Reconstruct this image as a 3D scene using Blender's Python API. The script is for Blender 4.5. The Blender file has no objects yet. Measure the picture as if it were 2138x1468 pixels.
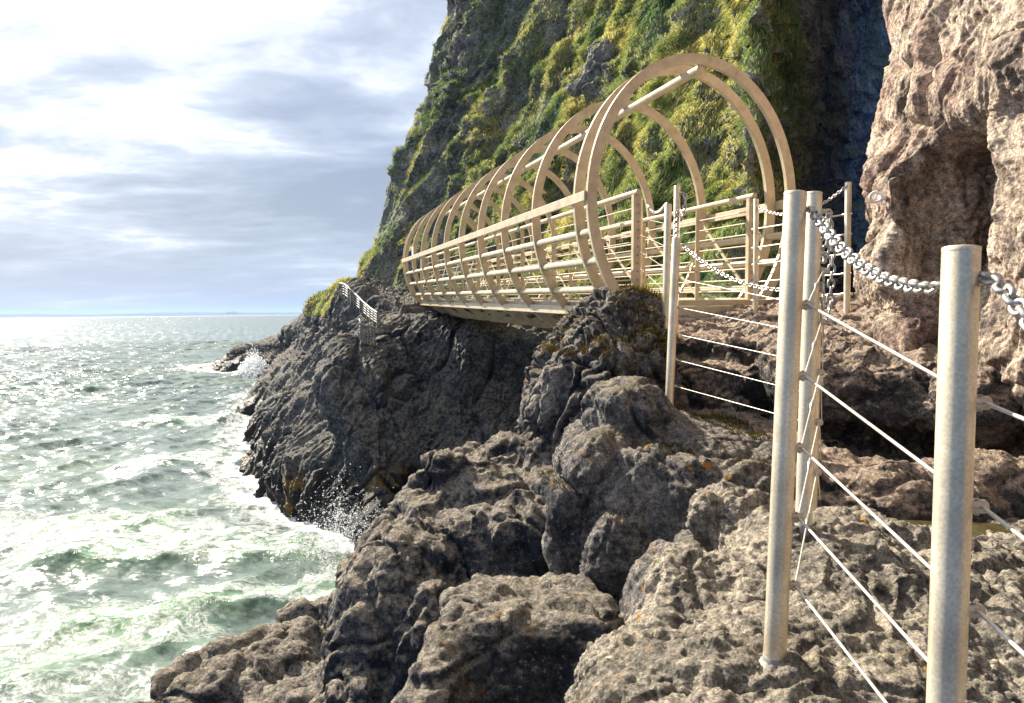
import bpy, bmesh, math, random
import numpy as np
from mathutils import Vector, Matrix
R = math.radians
rng = np.random.default_rng(7)
random.seed(7)
scene = bpy.context.scene
COL = scene.collection

# ------------------------------------------------------------------ camera
FPX, CU, CV = 1600.0, 1069.0, 734.0          # focal length and centre in photo pixels (2138 x 1468)
PITCH, ROLL = R(2.93), R(0.60)
SEA = -5.0                                    # the eye is at z = 0, five metres above the water
_F = np.array([0, math.cos(PITCH), -math.sin(PITCH)])
_U0 = np.array([0, math.sin(PITCH), math.cos(PITCH)])
_R0 = np.array([1.0, 0, 0])
_RT = math.cos(ROLL) * _R0 - math.sin(ROLL) * _U0
_UP = math.sin(ROLL) * _R0 + math.cos(ROLL) * _U0
cam_d = bpy.data.cameras.new("camera")
cam = bpy.data.objects.new("camera", cam_d)
COL.objects.link(cam)
cam_d.sensor_width = 36.0
cam_d.lens = FPX / 2138.0 * 36.0
cam_d.clip_start, cam_d.clip_end = 0.05, 60000
M = Matrix.Identity(4)
for i in range(3):
    M[i][0], M[i][1], M[i][2] = _RT[i], _UP[i], -_F[i]
cam.matrix_world = M
scene.camera = cam

def P(u, v, d):
    """a point at photo position (u, v) and distance d in front of the eye"""
    w = _F + (u - CU) / FPX * _RT + (CV - v) / FPX * _UP
    return w * d

# ------------------------------------------------------------------ light
SUN_AZ, SUN_EL = R(-44.0), R(38.0)            # ahead and to the left, over the sea
sun_dir = Vector((math.sin(SUN_AZ) * math.cos(SUN_EL), math.cos(SUN_AZ) * math.cos(SUN_EL), math.sin(SUN_EL)))
sun_d = bpy.data.lights.new("sun", 'SUN')
sun_d.energy = 5.0
sun_d.angle = R(0.5)
sun_d.color = (1.0, 0.91, 0.77)
sun = bpy.data.objects.new("sun", sun_d)
COL.objects.link(sun)
sun.rotation_euler = sun_dir.to_track_quat('Z', 'Y').to_euler()
scene.view_settings.view_transform = 'Standard'
scene.view_settings.look = 'None'
scene.view_settings.gamma = 1.0
scene.view_settings.use_curve_mapping = False
scene.view_settings.exposure = 1.45

class NT:
    """small helper around a node tree"""
    def __init__(self, tree):
        self.t = tree; self.n = tree.nodes; self.l = tree.links
    def node(self, typ, **kw):
        nd = self.n.new(typ)
        for k, v in kw.items():
            if k == 'ins':
                for a, b in v.items():
                    self.put(nd.inputs[a], b)
            else:
                setattr(nd, k, v)
        return nd
    def put(self, sock, val):
        if hasattr(val, 'is_linked') or isinstance(val, bpy.types.NodeSocket):
            self.l.new(val, sock)
        else:
            if isinstance(val, (tuple, list)) and len(val) == 3 and sock.type == 'RGBA':
                val = (*val, 1.0)
            sock.default_value = val
    def math(self, op, a, b=0.0, c=0.0, clamp=False):
        nd = self.node('ShaderNodeMath', operation=op, use_clamp=clamp)
        self.put(nd.inputs[0], a); self.put(nd.inputs[1], b); self.put(nd.inputs[2], c)
        return nd.outputs[0]
    def vmath(self, op, a, b=(0, 0, 0)):
        nd = self.node('ShaderNodeVectorMath', operation=op)
        self.put(nd.inputs[0], a)
        if op == 'SCALE': self.put(nd.inputs['Scale'], b)
        else: self.put(nd.inputs[1], b)
        return nd.outputs[1] if op in ('DOT_PRODUCT', 'LENGTH') else nd.outputs[0]
    def noise(self, vec, scale, detail=4.0, rough=0.55, dist=0.0, col=False, lac=2.0):
        nd = self.node('ShaderNodeTexNoise')
        if vec is not None: self.put(nd.inputs['Vector'], vec)
        nd.inputs['Scale'].default_value = scale; nd.inputs['Detail'].default_value = detail
        nd.inputs['Roughness'].default_value = rough; nd.inputs['Distortion'].default_value = dist
        nd.inputs['Lacunarity'].default_value = lac
        return nd.outputs['Color' if col else 'Fac']
    def voro(self, vec, scale, feature='F1', rand=1.0):
        nd = self.node('ShaderNodeTexVoronoi', feature=feature)
        self.put(nd.inputs['Vector'], vec); nd.inputs['Scale'].default_value = scale
        nd.inputs['Randomness'].default_value = rand
        return nd.outputs['Distance']
    def step(self, x, a, b):
        nd = self.node('ShaderNodeMapRange', interpolation_type='SMOOTHSTEP')
        self.put(nd.inputs[0], x); nd.inputs[1].default_value = a; nd.inputs[2].default_value = b
        return nd.outputs[0]
    def mix(self, fac, a, b, blend='MIX'):
        nd = self.node('ShaderNodeMix', data_type='RGBA', blend_type=blend)
        self.put(nd.inputs[0], fac); self.put(nd.inputs[6], a); self.put(nd.inputs[7], b)
        return nd.outputs[2]
    def ramp(self, fac, stops, interp='LINEAR'):
        nd = self.node('ShaderNodeValToRGB')
        cr = nd.color_ramp; cr.interpolation = interp
        while len(cr.elements) < len(stops): cr.elements.new(0.5)
        for e, (p, c) in zip(cr.elements, stops):
            e.position = p; e.color = (*c, 1.0) if len(c) == 3 else c
        self.put(nd.inputs[0], fac)
        return nd.outputs[0]
    def scalev(self, vec, s):
        nd = self.node('ShaderNodeMapping')
        self.put(nd.inputs['Vector'], vec); nd.inputs['Scale'].default_value = s
        return nd.outputs[0]

# ------------------------------------------------------------------ sky
world = bpy.data.worlds.new("World"); scene.world = world; world.use_nodes = True
w = NT(world.node_tree); w.n.clear()
sky = w.node('ShaderNodeTexSky', sky_type='NISHITA', sun_disc=False, sun_elevation=SUN_EL, sun_rotation=SUN_AZ)
sky.air_density = 1.2; sky.dust_density = 1.5
tc = w.node('ShaderNodeTexCoord')
dirv = tc.outputs['Generated']
sep = w.node('ShaderNodeSeparateXYZ'); w.l.new(dirv, sep.inputs[0])
dz = w.math('MAXIMUM', sep.outputs[2], 0.0)
den = w.math('ADD', dz, 0.13)
comb = w.node('ShaderNodeCombineXYZ')
w.put(comb.inputs[0], w.math('DIVIDE', sep.outputs[0], den))
w.put(comb.inputs[1], w.math('DIVIDE', sep.outputs[1], den))
cuv = comb.outputs[0]
warp = w.noise(cuv, 0.9, 3, 0.5, col=True)
cuv2 = w.vmath('ADD', cuv, w.vmath('SCALE', warp, 0.45))
n_big = w.noise(w.vmath('ADD', w.scalev(cuv2, (0.72, 1.0, 1.0)), (3.1, 0.35, 0.0)), 0.85, 7, 0.55)
n_fin = w.noise(w.scalev(cuv2, (0.8, 1.2, 1.0)), 3.4, 6, 0.55)
nn = w.math('ADD', w.math('MULTIPLY', n_big, 0.74), w.math('MULTIPLY', n_fin, 0.26))
# thicker, greyer layers low over the water, thin bright ones higher up
hi = w.step(dz, 0.10, 0.36)
nn = w.math('ADD', nn, w.math('MULTIPLY', w.math('SUBTRACT', hi, 0.48), 0.19))
cloud = w.ramp(nn, [(0.36, (1.6, 1.95, 2.75)), (0.43, (2.25, 2.65, 3.5)), (0.49, (3.3, 3.7, 4.5)), (0.54, (5.3, 5.6, 6.0)), (0.63, (7.6, 7.6, 7.4))])
low = w.math('SUBTRACT', 1.0, w.step(dz, 0.0, 0.14))
cloud = w.mix(w.math('MULTIPLY', low, 0.72), cloud, (2.1, 2.95, 4.5))
# cloud is brightest around the hidden sun; unseen far side dimmed, blued to shape shadows
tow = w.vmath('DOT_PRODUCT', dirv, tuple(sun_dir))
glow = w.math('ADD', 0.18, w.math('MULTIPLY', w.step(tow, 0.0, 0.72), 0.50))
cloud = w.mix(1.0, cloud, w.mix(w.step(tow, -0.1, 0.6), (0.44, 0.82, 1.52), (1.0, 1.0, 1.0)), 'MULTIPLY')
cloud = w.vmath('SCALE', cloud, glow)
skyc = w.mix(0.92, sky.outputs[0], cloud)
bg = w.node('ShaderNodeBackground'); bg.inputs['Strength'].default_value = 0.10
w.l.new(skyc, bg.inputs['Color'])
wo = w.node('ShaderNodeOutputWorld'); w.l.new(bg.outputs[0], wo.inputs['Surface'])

# ------------------------------------------------------------------ numpy noise
_perm = rng.permutation(256).astype(np.int32)
_perm = np.concatenate([_perm, _perm, _perm])
_g = rng.normal(size=(256, 3)).astype(np.float32)
_g /= np.linalg.norm(_g, axis=1, keepdims=True)
_jit = rng.random((256, 3)).astype(np.float32)
_cellv = rng.random(256).astype(np.float32)

def _h(ix, iy, iz):
    return _perm[_perm[_perm[ix & 255] + (iy & 255)] + (iz & 255)]

def _perlin(p):
    pi = np.floor(p).astype(np.int32); f = (p - pi).astype(np.float32)
    u = f * f * f * (f * (f * 6 - 15) + 10)
    out = np.zeros(len(p), np.float32)
    for dx in (0, 1):
        wx = u[:, 0] if dx else 1 - u[:, 0]
        for dy in (0, 1):
            wy = wx * (u[:, 1] if dy else 1 - u[:, 1])
            for dz_ in (0, 1):
                g = _g[_h(pi[:, 0] + dx, pi[:, 1] + dy, pi[:, 2] + dz_)]
                val = g[:, 0] * (f[:, 0] - dx) + g[:, 1] * (f[:, 1] - dy) + g[:, 2] * (f[:, 2] - dz_)
                out += val * wy * (u[:, 2] if dz_ else 1 - u[:, 2])
    return out * 1.4

def chunked(fn, p, *a, n=150000, outs=1):
    res = [fn(p[i:i + n], *a) for i in range(0, len(p), n)]
    if outs == 1: return np.concatenate(res)
    return tuple(np.concatenate([r[k] for r in res]) for k in range(outs))

def perlin(p): return chunked(_perlin, np.asarray(p, np.float32))

def fbm(p, octs=4, gain=0.5, lac=2.03, ridged=False):
    p = np.asarray(p, np.float32); a, s, out = 1.0, 0.0, 0
    for o in range(octs):
        n = perlin(p + 17.3 * o)
        if ridged: n = 1 - 2 * np.abs(n)
        out = out + a * n; s += a
        a *= gain; p = p * lac
    return out / s

def _worley(p):
    pi = np.floor(p).astype(np.int32); f = (p - pi).astype(np.float32)
    f1 = np.full(len(p), 9.0, np.float32); f2 = f1.copy(); cid = np.zeros(len(p), np.int32)
    for dx in (-1, 0, 1):
        for dy in (-1, 0, 1):
            for dz_ in (-1, 0, 1):
                hh = _h(pi[:, 0] + dx, pi[:, 1] + dy, pi[:, 2] + dz_)
                q = _jit[hh] + np.array([dx, dy, dz_], np.float32) - f
                d = np.sqrt((q * q).sum(1))
                m = d < f1
                f2 = np.where(m, f1, np.minimum(f2, d)); cid = np.where(m, hh, cid); f1 = np.where(m, d, f1)
    return f1, f2, _cellv[cid]

def _facet(p):
    # every cell is one broken face with its own tilt
    pi = np.floor(p).astype(np.int32); f = (p - pi).astype(np.float32)
    f1 = np.full(len(p), 9.0, np.float32); f2 = f1.copy(); val = np.zeros(len(p), np.float32)
    for dx in (-1, 0, 1):
        for dy in (-1, 0, 1):
            for dz_ in (-1, 0, 1):
                hh = _h(pi[:, 0] + dx, pi[:, 1] + dy, pi[:, 2] + dz_)
                q = _jit[hh] + np.array([dx, dy, dz_], np.float32) - f
                d = (q * q).sum(1); m = d < f1
                gg = _g[(hh * 7 + 3) & 255]
                val = np.where(m, (q * gg).sum(1) + .5 * (_cellv[hh] - .5), val)
                f2 = np.where(m, f1, np.minimum(f2, d)); f1 = np.where(m, d, f1)
    return val * sstep(np.sqrt(f2) - np.sqrt(f1), 0.0, 0.16)

def breaks(p): return chunked(_facet, np.asarray(p, np.float32))

def worley(p): return chunked(_worley, np.asarray(p, np.float32), outs=3)

def sstep(x, a, b):
    t = np.clip((x - a) / (b - a), 0, 1); return t * t * (3 - 2 * t)

# ------------------------------------------------------------------ mesh helpers
def put(o, label=None, cat=None, group=None, kind=None, parent=None):
    if label: o['label'] = label
    if cat: o['category'] = cat
    if group: o['group'] = group
    if kind: o['kind'] = kind
    if parent is not None: o.parent = parent
    return o

def np_mesh(name, V, Q, mat, parent=None, smooth=True, attrs=None):
    V = np.asarray(V, np.float32); Q = np.asarray(Q, np.int32)
    me = bpy.data.meshes.new(name)
    k = Q.shape[1]
    me.vertices.add(len(V)); me.vertices.foreach_set('co', V.ravel())
    me.loops.add(len(Q) * k); me.loops.foreach_set('vertex_index', Q.ravel())
    me.polygons.add(len(Q)); me.polygons.foreach_set('loop_start', np.arange(0, len(Q) * k, k, dtype=np.int32))
    me.polygons.foreach_set('use_smooth', np.full(len(Q), smooth, bool))
    me.update(calc_edges=True)
    for nm, arr in (attrs or {}).items():
        arr = np.asarray(arr, np.float32)
        if arr.ndim == 1:
            a = me.attributes.new(nm, 'FLOAT', 'POINT'); a.data.foreach_set('value', arr)
        else:
            a = me.attributes.new(nm, 'FLOAT_VECTOR', 'POINT'); a.data.foreach_set('vector', arr.ravel())
    if mat: me.materials.append(mat)
    o = bpy.data.objects.new(name, me); COL.objects.link(o)
    if parent is not None: o.parent = parent
    return o

def empty(name, loc=(0, 0, 0)):
    o = bpy.data.objects.new(name, None); COL.objects.link(o)
    o.location = loc; o.empty_display_size = 0.2
    return o

def vnormals(V, Q):
    n = np.cross(V[Q[:, 2]] - V[Q[:, 0]], V[Q[:, 3]] - V[Q[:, 1]])
    N = np.zeros_like(V)
    for c in range(3):
        for k in range(4):
            N[:, c] += np.bincount(Q[:, k], n[:, c], len(V))
    return N / (np.linalg.norm(N, axis=1, keepdims=True) + 1e-9)

def grid_quads(a, b):
    i = np.arange(a - 1)[:, None] * b + np.arange(b - 1)[None]
    return np.stack([i, i + 1, i + b + 1, i + b], -1).reshape(-1, 4)

def catmull(ctrl, t):
    """ctrl (n, ...), t in [0, n-1]"""
    n = len(ctrl); i = np.clip(np.floor(t).astype(int), 0, n - 2); f = (t - i)
    f = f.reshape(-1, *([1] * (ctrl.ndim - 1)))
    p0 = ctrl[np.maximum(i - 1, 0)]; p1 = ctrl[i]; p2 = ctrl[i + 1]; p3 = ctrl[np.minimum(i + 2, n - 1)]
    return 0.5 * (2 * p1 + (p2 - p0) * f + (2 * p0 - 5 * p1 + 4 * p2 - p3) * f ** 2 + (3 * p1 - p0 - 3 * p2 + p3) * f ** 3)

def loft(ctrl, tu, tv):
    """ctrl (rows, cols, 3) control net -> grid of points (len(tu), len(tv), 3)"""
    a = catmull(np.asarray(ctrl, float), tu)
    return catmull(a.transpose(1, 0, 2), tv).transpose(1, 0, 2)

def surface_net(f, org, h):
    ins = f < 0
    nx, ny, nz = f.shape
    c = np.zeros((nx - 1, ny - 1, nz - 1), np.int8)
    for dx in (0, 1):
        for dy in (0, 1):
            for dz_ in (0, 1):
                c += ins[dx:nx - 1 + dx, dy:ny - 1 + dy, dz_:nz - 1 + dz_]
    act = (c > 0) & (c < 8)
    ids = np.full(act.shape, -1, np.int32)
    I = np.argwhere(act); ids[act] = np.arange(len(I))
    acc = np.zeros((len(I), 3), np.float32); cnt = np.zeros(len(I), np.float32)
    cor = [(0, 0, 0), (1, 0, 0), (0, 1, 0), (1, 1, 0), (0, 0, 1), (1, 0, 1), (0, 1, 1), (1, 1, 1)]
    vals = [f[I[:, 0] + a, I[:, 1] + b, I[:, 2] + d] for a, b, d in cor]
    for a in range(8):
        for b in range(a + 1, 8):
            df = np.array(cor[b]) - np.array(cor[a])
            if np.abs(df).sum() != 1: continue
            m = (vals[a] < 0) != (vals[b] < 0)
            t = np.where(m, vals[a] / (vals[a] - vals[b] + 1e-12), 0)
            pos = np.array(cor[a], np.float32) + t[:, None] * df.astype(np.float32)
            acc[m] += pos[m]; cnt[m] += 1
    V = (I + acc / cnt[:, None]) * h + np.asarray(org)
    quads = []
    for ax in range(3):
        s0 = [slice(1, -1)] * 3; s1 = [slice(1, -1)] * 3
        s0[ax] = slice(0, -1); s1[ax] = slice(1, None)
        A = ins[tuple(s0)]; B = ins[tuple(s1)]
        E = np.argwhere(A != B)
        off = np.array([1, 1, 1]); off[ax] = 0
        G = E + off
        o1, o2 = [(1, 2), (2, 0), (0, 1)][ax]
        def cell(a, b):
            g = G.copy(); g[:, o1] -= a; g[:, o2] -= b
            return ids[g[:, 0], g[:, 1], g[:, 2]]
        q = np.stack([cell(1, 1), cell(0, 1), cell(0, 0), cell(1, 0)], 1)
        fl = ~A[tuple(E.T)]
        q[fl] = q[fl][:, ::-1]
        quads.append(q)
    Q = np.concatenate(quads)
    return V.astype(np.float32), Q[(Q >= 0).all(1)]

def subdiv(V, Q):
    """one linear subdivision of a quad mesh"""
    e = np.concatenate([Q[:, [0, 1]], Q[:, [1, 2]], Q[:, [2, 3]], Q[:, [3, 0]]]); e.sort(axis=1)
    key = e[:, 0].astype(np.int64) * len(V) + e[:, 1]
    uq, inv = np.unique(key, return_inverse=True)
    ev = np.stack([uq // len(V), uq % len(V)], 1)
    n, m = len(V), len(Q)
    inv = inv.reshape(4, m) + n
    fc = np.arange(m) + n + len(ev)
    V2 = np.concatenate([V, V[ev].mean(1), V[Q].mean(1)])
    Q2 = np.concatenate([np.stack([Q[:, k], inv[k], fc, inv[(k + 3) % 4]], 1) for k in range(4)])
    return V2, Q2

def smax(a, b, k):
    hh = np.maximum(k - np.abs(a - b), 0) / k
    return np.maximum(a, b) + hh * hh * k * 0.25
def smin(a, b, k): return -smax(-a, -b, k)

def poly_sdf(poly, X, Y):
    poly = np.asarray(poly, float); n = len(poly)
    d = np.full(X.shape, 1e9); s = np.ones(X.shape)
    j = n - 1
    for i in range(n):
        a, b = poly[i], poly[j]
        ex, ey = b - a
        wx, wy = X - a[0], Y - a[1]
        t = np.clip((wx * ex + wy * ey) / (ex * ex + ey * ey), 0, 1)
        bx, by = wx - ex * t, wy - ey * t
        d = np.minimum(d, bx * bx + by * by)
        c1, c2, c3 = Y >= a[1], Y < b[1], ex * wy > ey * wx
        s = np.where((c1 & c2 & c3) | (~c1 & ~c2 & ~c3), -s, s)
        j = i
    return s * np.sqrt(d)

def rbf_plane(pts):
    """smooth height function through scattered (x, y, z) points"""
    pts = np.asarray(pts, float); n = len(pts)
    def U(r): return r * r * np.log(r + 1e-6)
    K = U(np.linalg.norm(pts[:, None, :2] - pts[None, :, :2], axis=2)) + np.eye(n) * 1e-3
    Pm = np.c_[np.ones(n), pts[:, :2]]
    A = np.block([[K, Pm], [Pm.T, np.zeros((3, 3))]])
    sol = np.linalg.solve(A, np.r_[pts[:, 2], 0, 0, 0])
    def h(X, Y):
        out = sol[n] + sol[n + 1] * X + sol[n + 2] * Y
        for k in range(n):
            out = out + sol[k] * U(np.sqrt((X - pts[k, 0]) ** 2 + (Y - pts[k, 1]) ** 2))
        return out
    return h

class Vol:
    """a block of space in which rock is shaped from sloping-topped, tapering blocks"""
    def __init__(self, lo, hi, h):
        self.lo = np.array(lo, float); self.h = h
        self.ax = [np.arange(lo[k], hi[k] + h, h) for k in range(3)]
        self.X, self.Y = np.meshgrid(self.ax[0], self.ax[1], indexing='ij')
        self.Z = self.ax[2][None, None, :].astype(np.float32)
        self.f = np.full((len(self.ax[0]), len(self.ax[1]), len(self.ax[2])), 9.0, np.float32)
    def prism(self, poly, top, taper=0.15, k=0.25, join=0.15, bot=None, cut=False, bk=0.2):
        d2 = poly_sdf(poly, self.X, self.Y)
        zt = top(self.X, self.Y) if callable(top) else np.full(self.X.shape, float(top))
        d2 = d2.astype(np.float32)[..., None]; zt = zt.astype(np.float32)[..., None]
        side = (d2 - taper * (zt - self.Z)) / math.sqrt(1 + taper * taper)
        g = smax(side, self.Z - zt, k)
        if bot is not None:
            zb = bot(self.X, self.Y).astype(np.float32)[..., None] if callable(bot) else float(bot)
            g = smax(g, zb - self.Z, bk)
        self.f = smax(self.f, -g, join) if cut else smin(self.f, g, join)
    def ell(self, c, r, rot=(0, 0, 0), join=0.12, cut=False):
        from mathutils import Euler
        Rm = np.array(Euler([R(a) for a in rot]).to_matrix())
        c = np.asarray(c, float)
        dx = (self.X - c[0])[..., None].astype(np.float32); dy = (self.Y - c[1])[..., None].astype(np.float32); dz_ = self.Z - c[2]
        q2 = 0; q4 = 0
        for k in range(3):
            e = Rm[:, k]
            t = (dx * e[0] + dy * e[1] + dz_ * e[2])
            q2 = q2 + (t / r[k]) ** 2; q4 = q4 + (t / r[k] ** 2) ** 2
        k0 = np.sqrt(q2); k1 = np.sqrt(q4) + 1e-6
        g = (k0 * (k0 - 1) / k1).astype(np.float32)
        self.f = smax(self.f, -g, join) if cut else smin(self.f, g, join)
    def mesh(self, amp=0.08, freq=1.6, octs=3, off=0.0, stretch=(1, 1, 1)):
        band = np.abs(self.f) < amp * 2.2 + 2 * self.h
        I = np.argwhere(band)
        p = (I * self.h + self.lo).astype(np.float32)
        self.f[band] += amp * fbm(p * np.array(stretch, np.float32) * freq + off, octs)
        return surface_net(self.f, self.lo, self.h)

def rock_disp(V, Q, cell=0.45, crack=0.05, block=0.05, bump=0.03, bfreq=5.0, fine=0.008, ffreq=28.0,
              stretch=(1, 1, 1), warp=0.25, off=0.0, rough_top=0.0, frac=0.0):
    """weathering of a rock surface: rounded blocks with cracks between, lumps and pits"""
    V = V.astype(np.float32); N = vnormals(V, Q).astype(np.float32)
    st = np.array(stretch, np.float32)
    wv = np.stack([perlin(V * 1.7 + off), perlin(V * 1.7 + off + 31), perlin(V * 1.7 + off + 67)], 1) * warp
    q = (V + wv) * st / cell + off
    f1, f2, cv = worley(q)
    e = f2 - f1
    d = block * (cv - 0.5) * sstep(e, 0.0, 0.25) - crack * (1 - sstep(e, 0.0, 0.16)) - crack * 0.5 * f1
    q2 = (V + wv * 0.4) * st / (cell * 0.36) + off + 5.5
    g1, g2, cv2 = worley(q2)
    e2 = g2 - g1
    msk = sstep(perlin(V * 0.9 + off + 91), -0.25, 0.3)
    d += msk * (block * 0.35 * (cv2 - 0.5) * sstep(e2, 0, 0.3) - crack * 0.45 * (1 - sstep(e2, 0, 0.14)))
    if frac:
        wv2 = np.stack([perlin(V * 4 + off), perlin(V * 4 + off + 31), perlin(V * 4 + off + 67)], 1) * .06
        d += frac * breaks((V + wv * .5 + wv2) * st / (cell * .55) + off + 2.2) + frac * .28 * breaks((V + wv * .3 + wv2) * st / (cell * .22) + off + 8.8)
    jn = fbm((V + wv * .3) * st * 1.5 + off + 44, 2)
    d -= crack * 1.1 * (1 - sstep(np.abs(jn), 0.0, .030))
    d += bump * fbm(V * st * bfreq + off, 4, 0.55)
    r_ = fbm(V * ffreq + off, 3, 0.6, ridged=True)
    amt = fine * (1 + rough_top * np.clip(N[:, 2], 0, 1))
    d += amt * r_
    return V + N * d[:, None]
# ------------------------------------------------------------------ materials
def new_mat(name):
    m = bpy.data.materials.new(name); m.use_nodes = True
    t = NT(m.node_tree); t.n.clear()
    out = t.node('ShaderNodeOutputMaterial')
    b = t.node('ShaderNodeBsdfPrincipled')
    t.l.new(b.outputs[0], out.inputs[0])
    return m, t, b

def rock_mat(name, dark, mid, light, top, sc=1.0, top_amt=0.8, pale=0.5, orange=0.0, moss=0.0, mosscol=(0.10, 0.085, 0.02),
             bump=0.9, strata=None, wet=None, pink=0.0, veg=0.0):
    m, t, b = new_mat(name)
    geo = t.node('ShaderNodeNewGeometry'); pos = geo.outputs['Position']
    nz = t.node('ShaderNodeSeparateXYZ', ins={0: geo.outputs['Normal']}).outputs[2]
    p = t.scalev(pos, strata) if strata else pos
    n1 = t.noise(p, 1.9 * sc, 9, 0.68)
    n2 = t.noise(p, 17 * sc, 7, 0.68)
    n3 = t.noise(pos, 70 * sc, 5, 0.75)
    col = t.ramp(n1, [(0.38, dark), (0.50, mid), (0.62, light)])
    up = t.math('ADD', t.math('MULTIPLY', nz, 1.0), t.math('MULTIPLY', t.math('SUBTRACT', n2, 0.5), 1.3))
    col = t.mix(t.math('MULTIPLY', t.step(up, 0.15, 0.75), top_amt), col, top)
    if pink:
        col = t.mix(t.math('MULTIPLY', t.step(t.noise(pos, 1.1 * sc, 4), 0.5, 0.62), pink), col, (0.33, 0.19, 0.15))
    g = t.ramp(n2, [(0.34, (0.28, 0.28, 0.29)), (0.5, (0.92, 0.92, 0.92)), (0.66, (1.6, 1.55, 1.46))])
    col = t.mix(1.0, col, g, 'MULTIPLY')
    g3 = t.ramp(n3, [(0.36, (0.30, 0.30, 0.31)), (0.5, (0.95, 0.95, 0.95)), (0.64, (1.65, 1.62, 1.55))])
    col = t.mix(0.8, col, g3, 'MULTIPLY')
    if pale:
        pz = t.math('MULTIPLY', t.step(t.noise(pos, 34 * sc, 3, 0.6), 0.62, 0.70), t.step(t.noise(pos, 2.3 * sc, 3), 0.45, 0.62))
        col = t.mix(t.math('MULTIPLY', pz, pale), col, (0.46, 0.45, 0.41))
    if moss:
        mz = t.math('MULTIPLY', t.step(up, 0.45, 0.95), t.step(t.noise(pos, 3.1 * sc, 5, 0.6), 0.50, 0.60))
        col = t.mix(t.math('MULTIPLY', mz, moss), col, t.mix(n3, mosscol, (0.20, 0.17, 0.04)))
    if veg:
        vz = t.step(t.noise(pos, 0.55 * sc, 6, 0.65), 0.46, 0.58)
        vz = t.math('MAXIMUM', t.math('MULTIPLY', vz, 0.75), t.step(up, 0.25, 0.65))
        col = t.mix(t.math('MULTIPLY', vz, veg), col, t.mix(t.step(n2, 0.35, 0.65), (0.07, 0.10, 0.045), (0.19, 0.21, 0.075)))
    if orange:
        oz = t.math('MULTIPLY', t.step(t.noise(pos, 8 * sc, 5, 0.62), 0.63, 0.662), t.step(t.noise(pos, 1.1 * sc, 3), 0.46, 0.56))
        oz = t.math('MULTIPLY', oz, t.step(nz, -0.1, 0.3))
        col = t.mix(t.math('MULTIPLY', oz, orange), col, (0.50, 0.24, 0.025))
    if wet:
        zc = t.node('ShaderNodeSeparateXYZ', ins={0: pos}).outputs[2]
        wz = t.step(t.math('ADD', zc, t.math('MULTIPLY', n1, -2.4)), wet[1], wet[0])
        col = t.mix(wz, col, (0.018, 0.019, 0.022))
        kz = t.math('MULTIPLY', t.step(t.noise(pos, 0.5, 4, 0.6), 0.54, 0.60), t.math('MULTIPLY', wz, t.step(nz, 0.15, 0.5)))
        col = t.mix(t.math('MULTIPLY', kz, 0.9), col, t.mix(n2, (0.16, 0.09, 0.015), (0.36, 0.22, 0.05)))
        t.put(b.inputs['Roughness'], t.math('SUBTRACT', 0.92, t.math('MULTIPLY', wz, 0.55)))
    else:
        b.inputs['Roughness'].default_value = 0.92
    b.inputs['Specular IOR Level'].default_value = 0.25
    t.put(b.inputs['Base Color'], col)
    hgt = t.math('ADD', t.math('MULTIPLY', t.noise(p, 11 * sc, 10, 0.72), 1.0), t.math('MULTIPLY', n3, 0.34))
    hgt = t.math('ADD', hgt, t.math('MULTIPLY', t.voro(pos, 26 * sc), 0.26))
    bp = t.node('ShaderNodeBump', ins={'Height': hgt, 'Strength': bump, 'Distance': 0.10 / sc})
    t.put(b.inputs['Normal'], bp.outputs[0])
    return m

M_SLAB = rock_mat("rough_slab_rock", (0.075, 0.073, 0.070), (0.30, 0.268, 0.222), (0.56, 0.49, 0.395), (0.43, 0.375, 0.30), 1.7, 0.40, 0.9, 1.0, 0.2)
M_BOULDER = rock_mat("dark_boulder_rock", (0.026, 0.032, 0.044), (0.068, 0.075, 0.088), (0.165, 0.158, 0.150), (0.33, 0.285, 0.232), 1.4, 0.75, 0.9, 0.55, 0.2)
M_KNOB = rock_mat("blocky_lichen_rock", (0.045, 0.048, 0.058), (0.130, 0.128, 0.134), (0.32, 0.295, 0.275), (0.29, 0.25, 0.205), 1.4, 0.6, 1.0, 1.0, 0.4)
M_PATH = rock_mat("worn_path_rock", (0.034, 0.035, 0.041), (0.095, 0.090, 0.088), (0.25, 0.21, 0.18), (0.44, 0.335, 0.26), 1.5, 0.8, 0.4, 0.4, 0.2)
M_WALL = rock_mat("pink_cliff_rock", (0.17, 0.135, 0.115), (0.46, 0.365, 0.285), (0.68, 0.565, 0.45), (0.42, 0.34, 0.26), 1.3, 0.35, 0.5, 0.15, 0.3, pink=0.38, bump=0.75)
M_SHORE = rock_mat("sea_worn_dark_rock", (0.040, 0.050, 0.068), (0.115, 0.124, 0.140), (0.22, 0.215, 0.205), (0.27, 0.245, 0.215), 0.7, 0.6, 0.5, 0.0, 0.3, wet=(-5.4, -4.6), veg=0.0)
M_FAR = rock_mat("grassy_cliff_rock", (0.095, 0.105, 0.125), (0.23, 0.24, 0.255), (0.42, 0.41, 0.39), (0.25, 0.25, 0.15), 0.6, 0.6, 0.8, 0.0, 0.4, (0.07, 0.075, 0.02), veg=0.55, bump=0.7)

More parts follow.
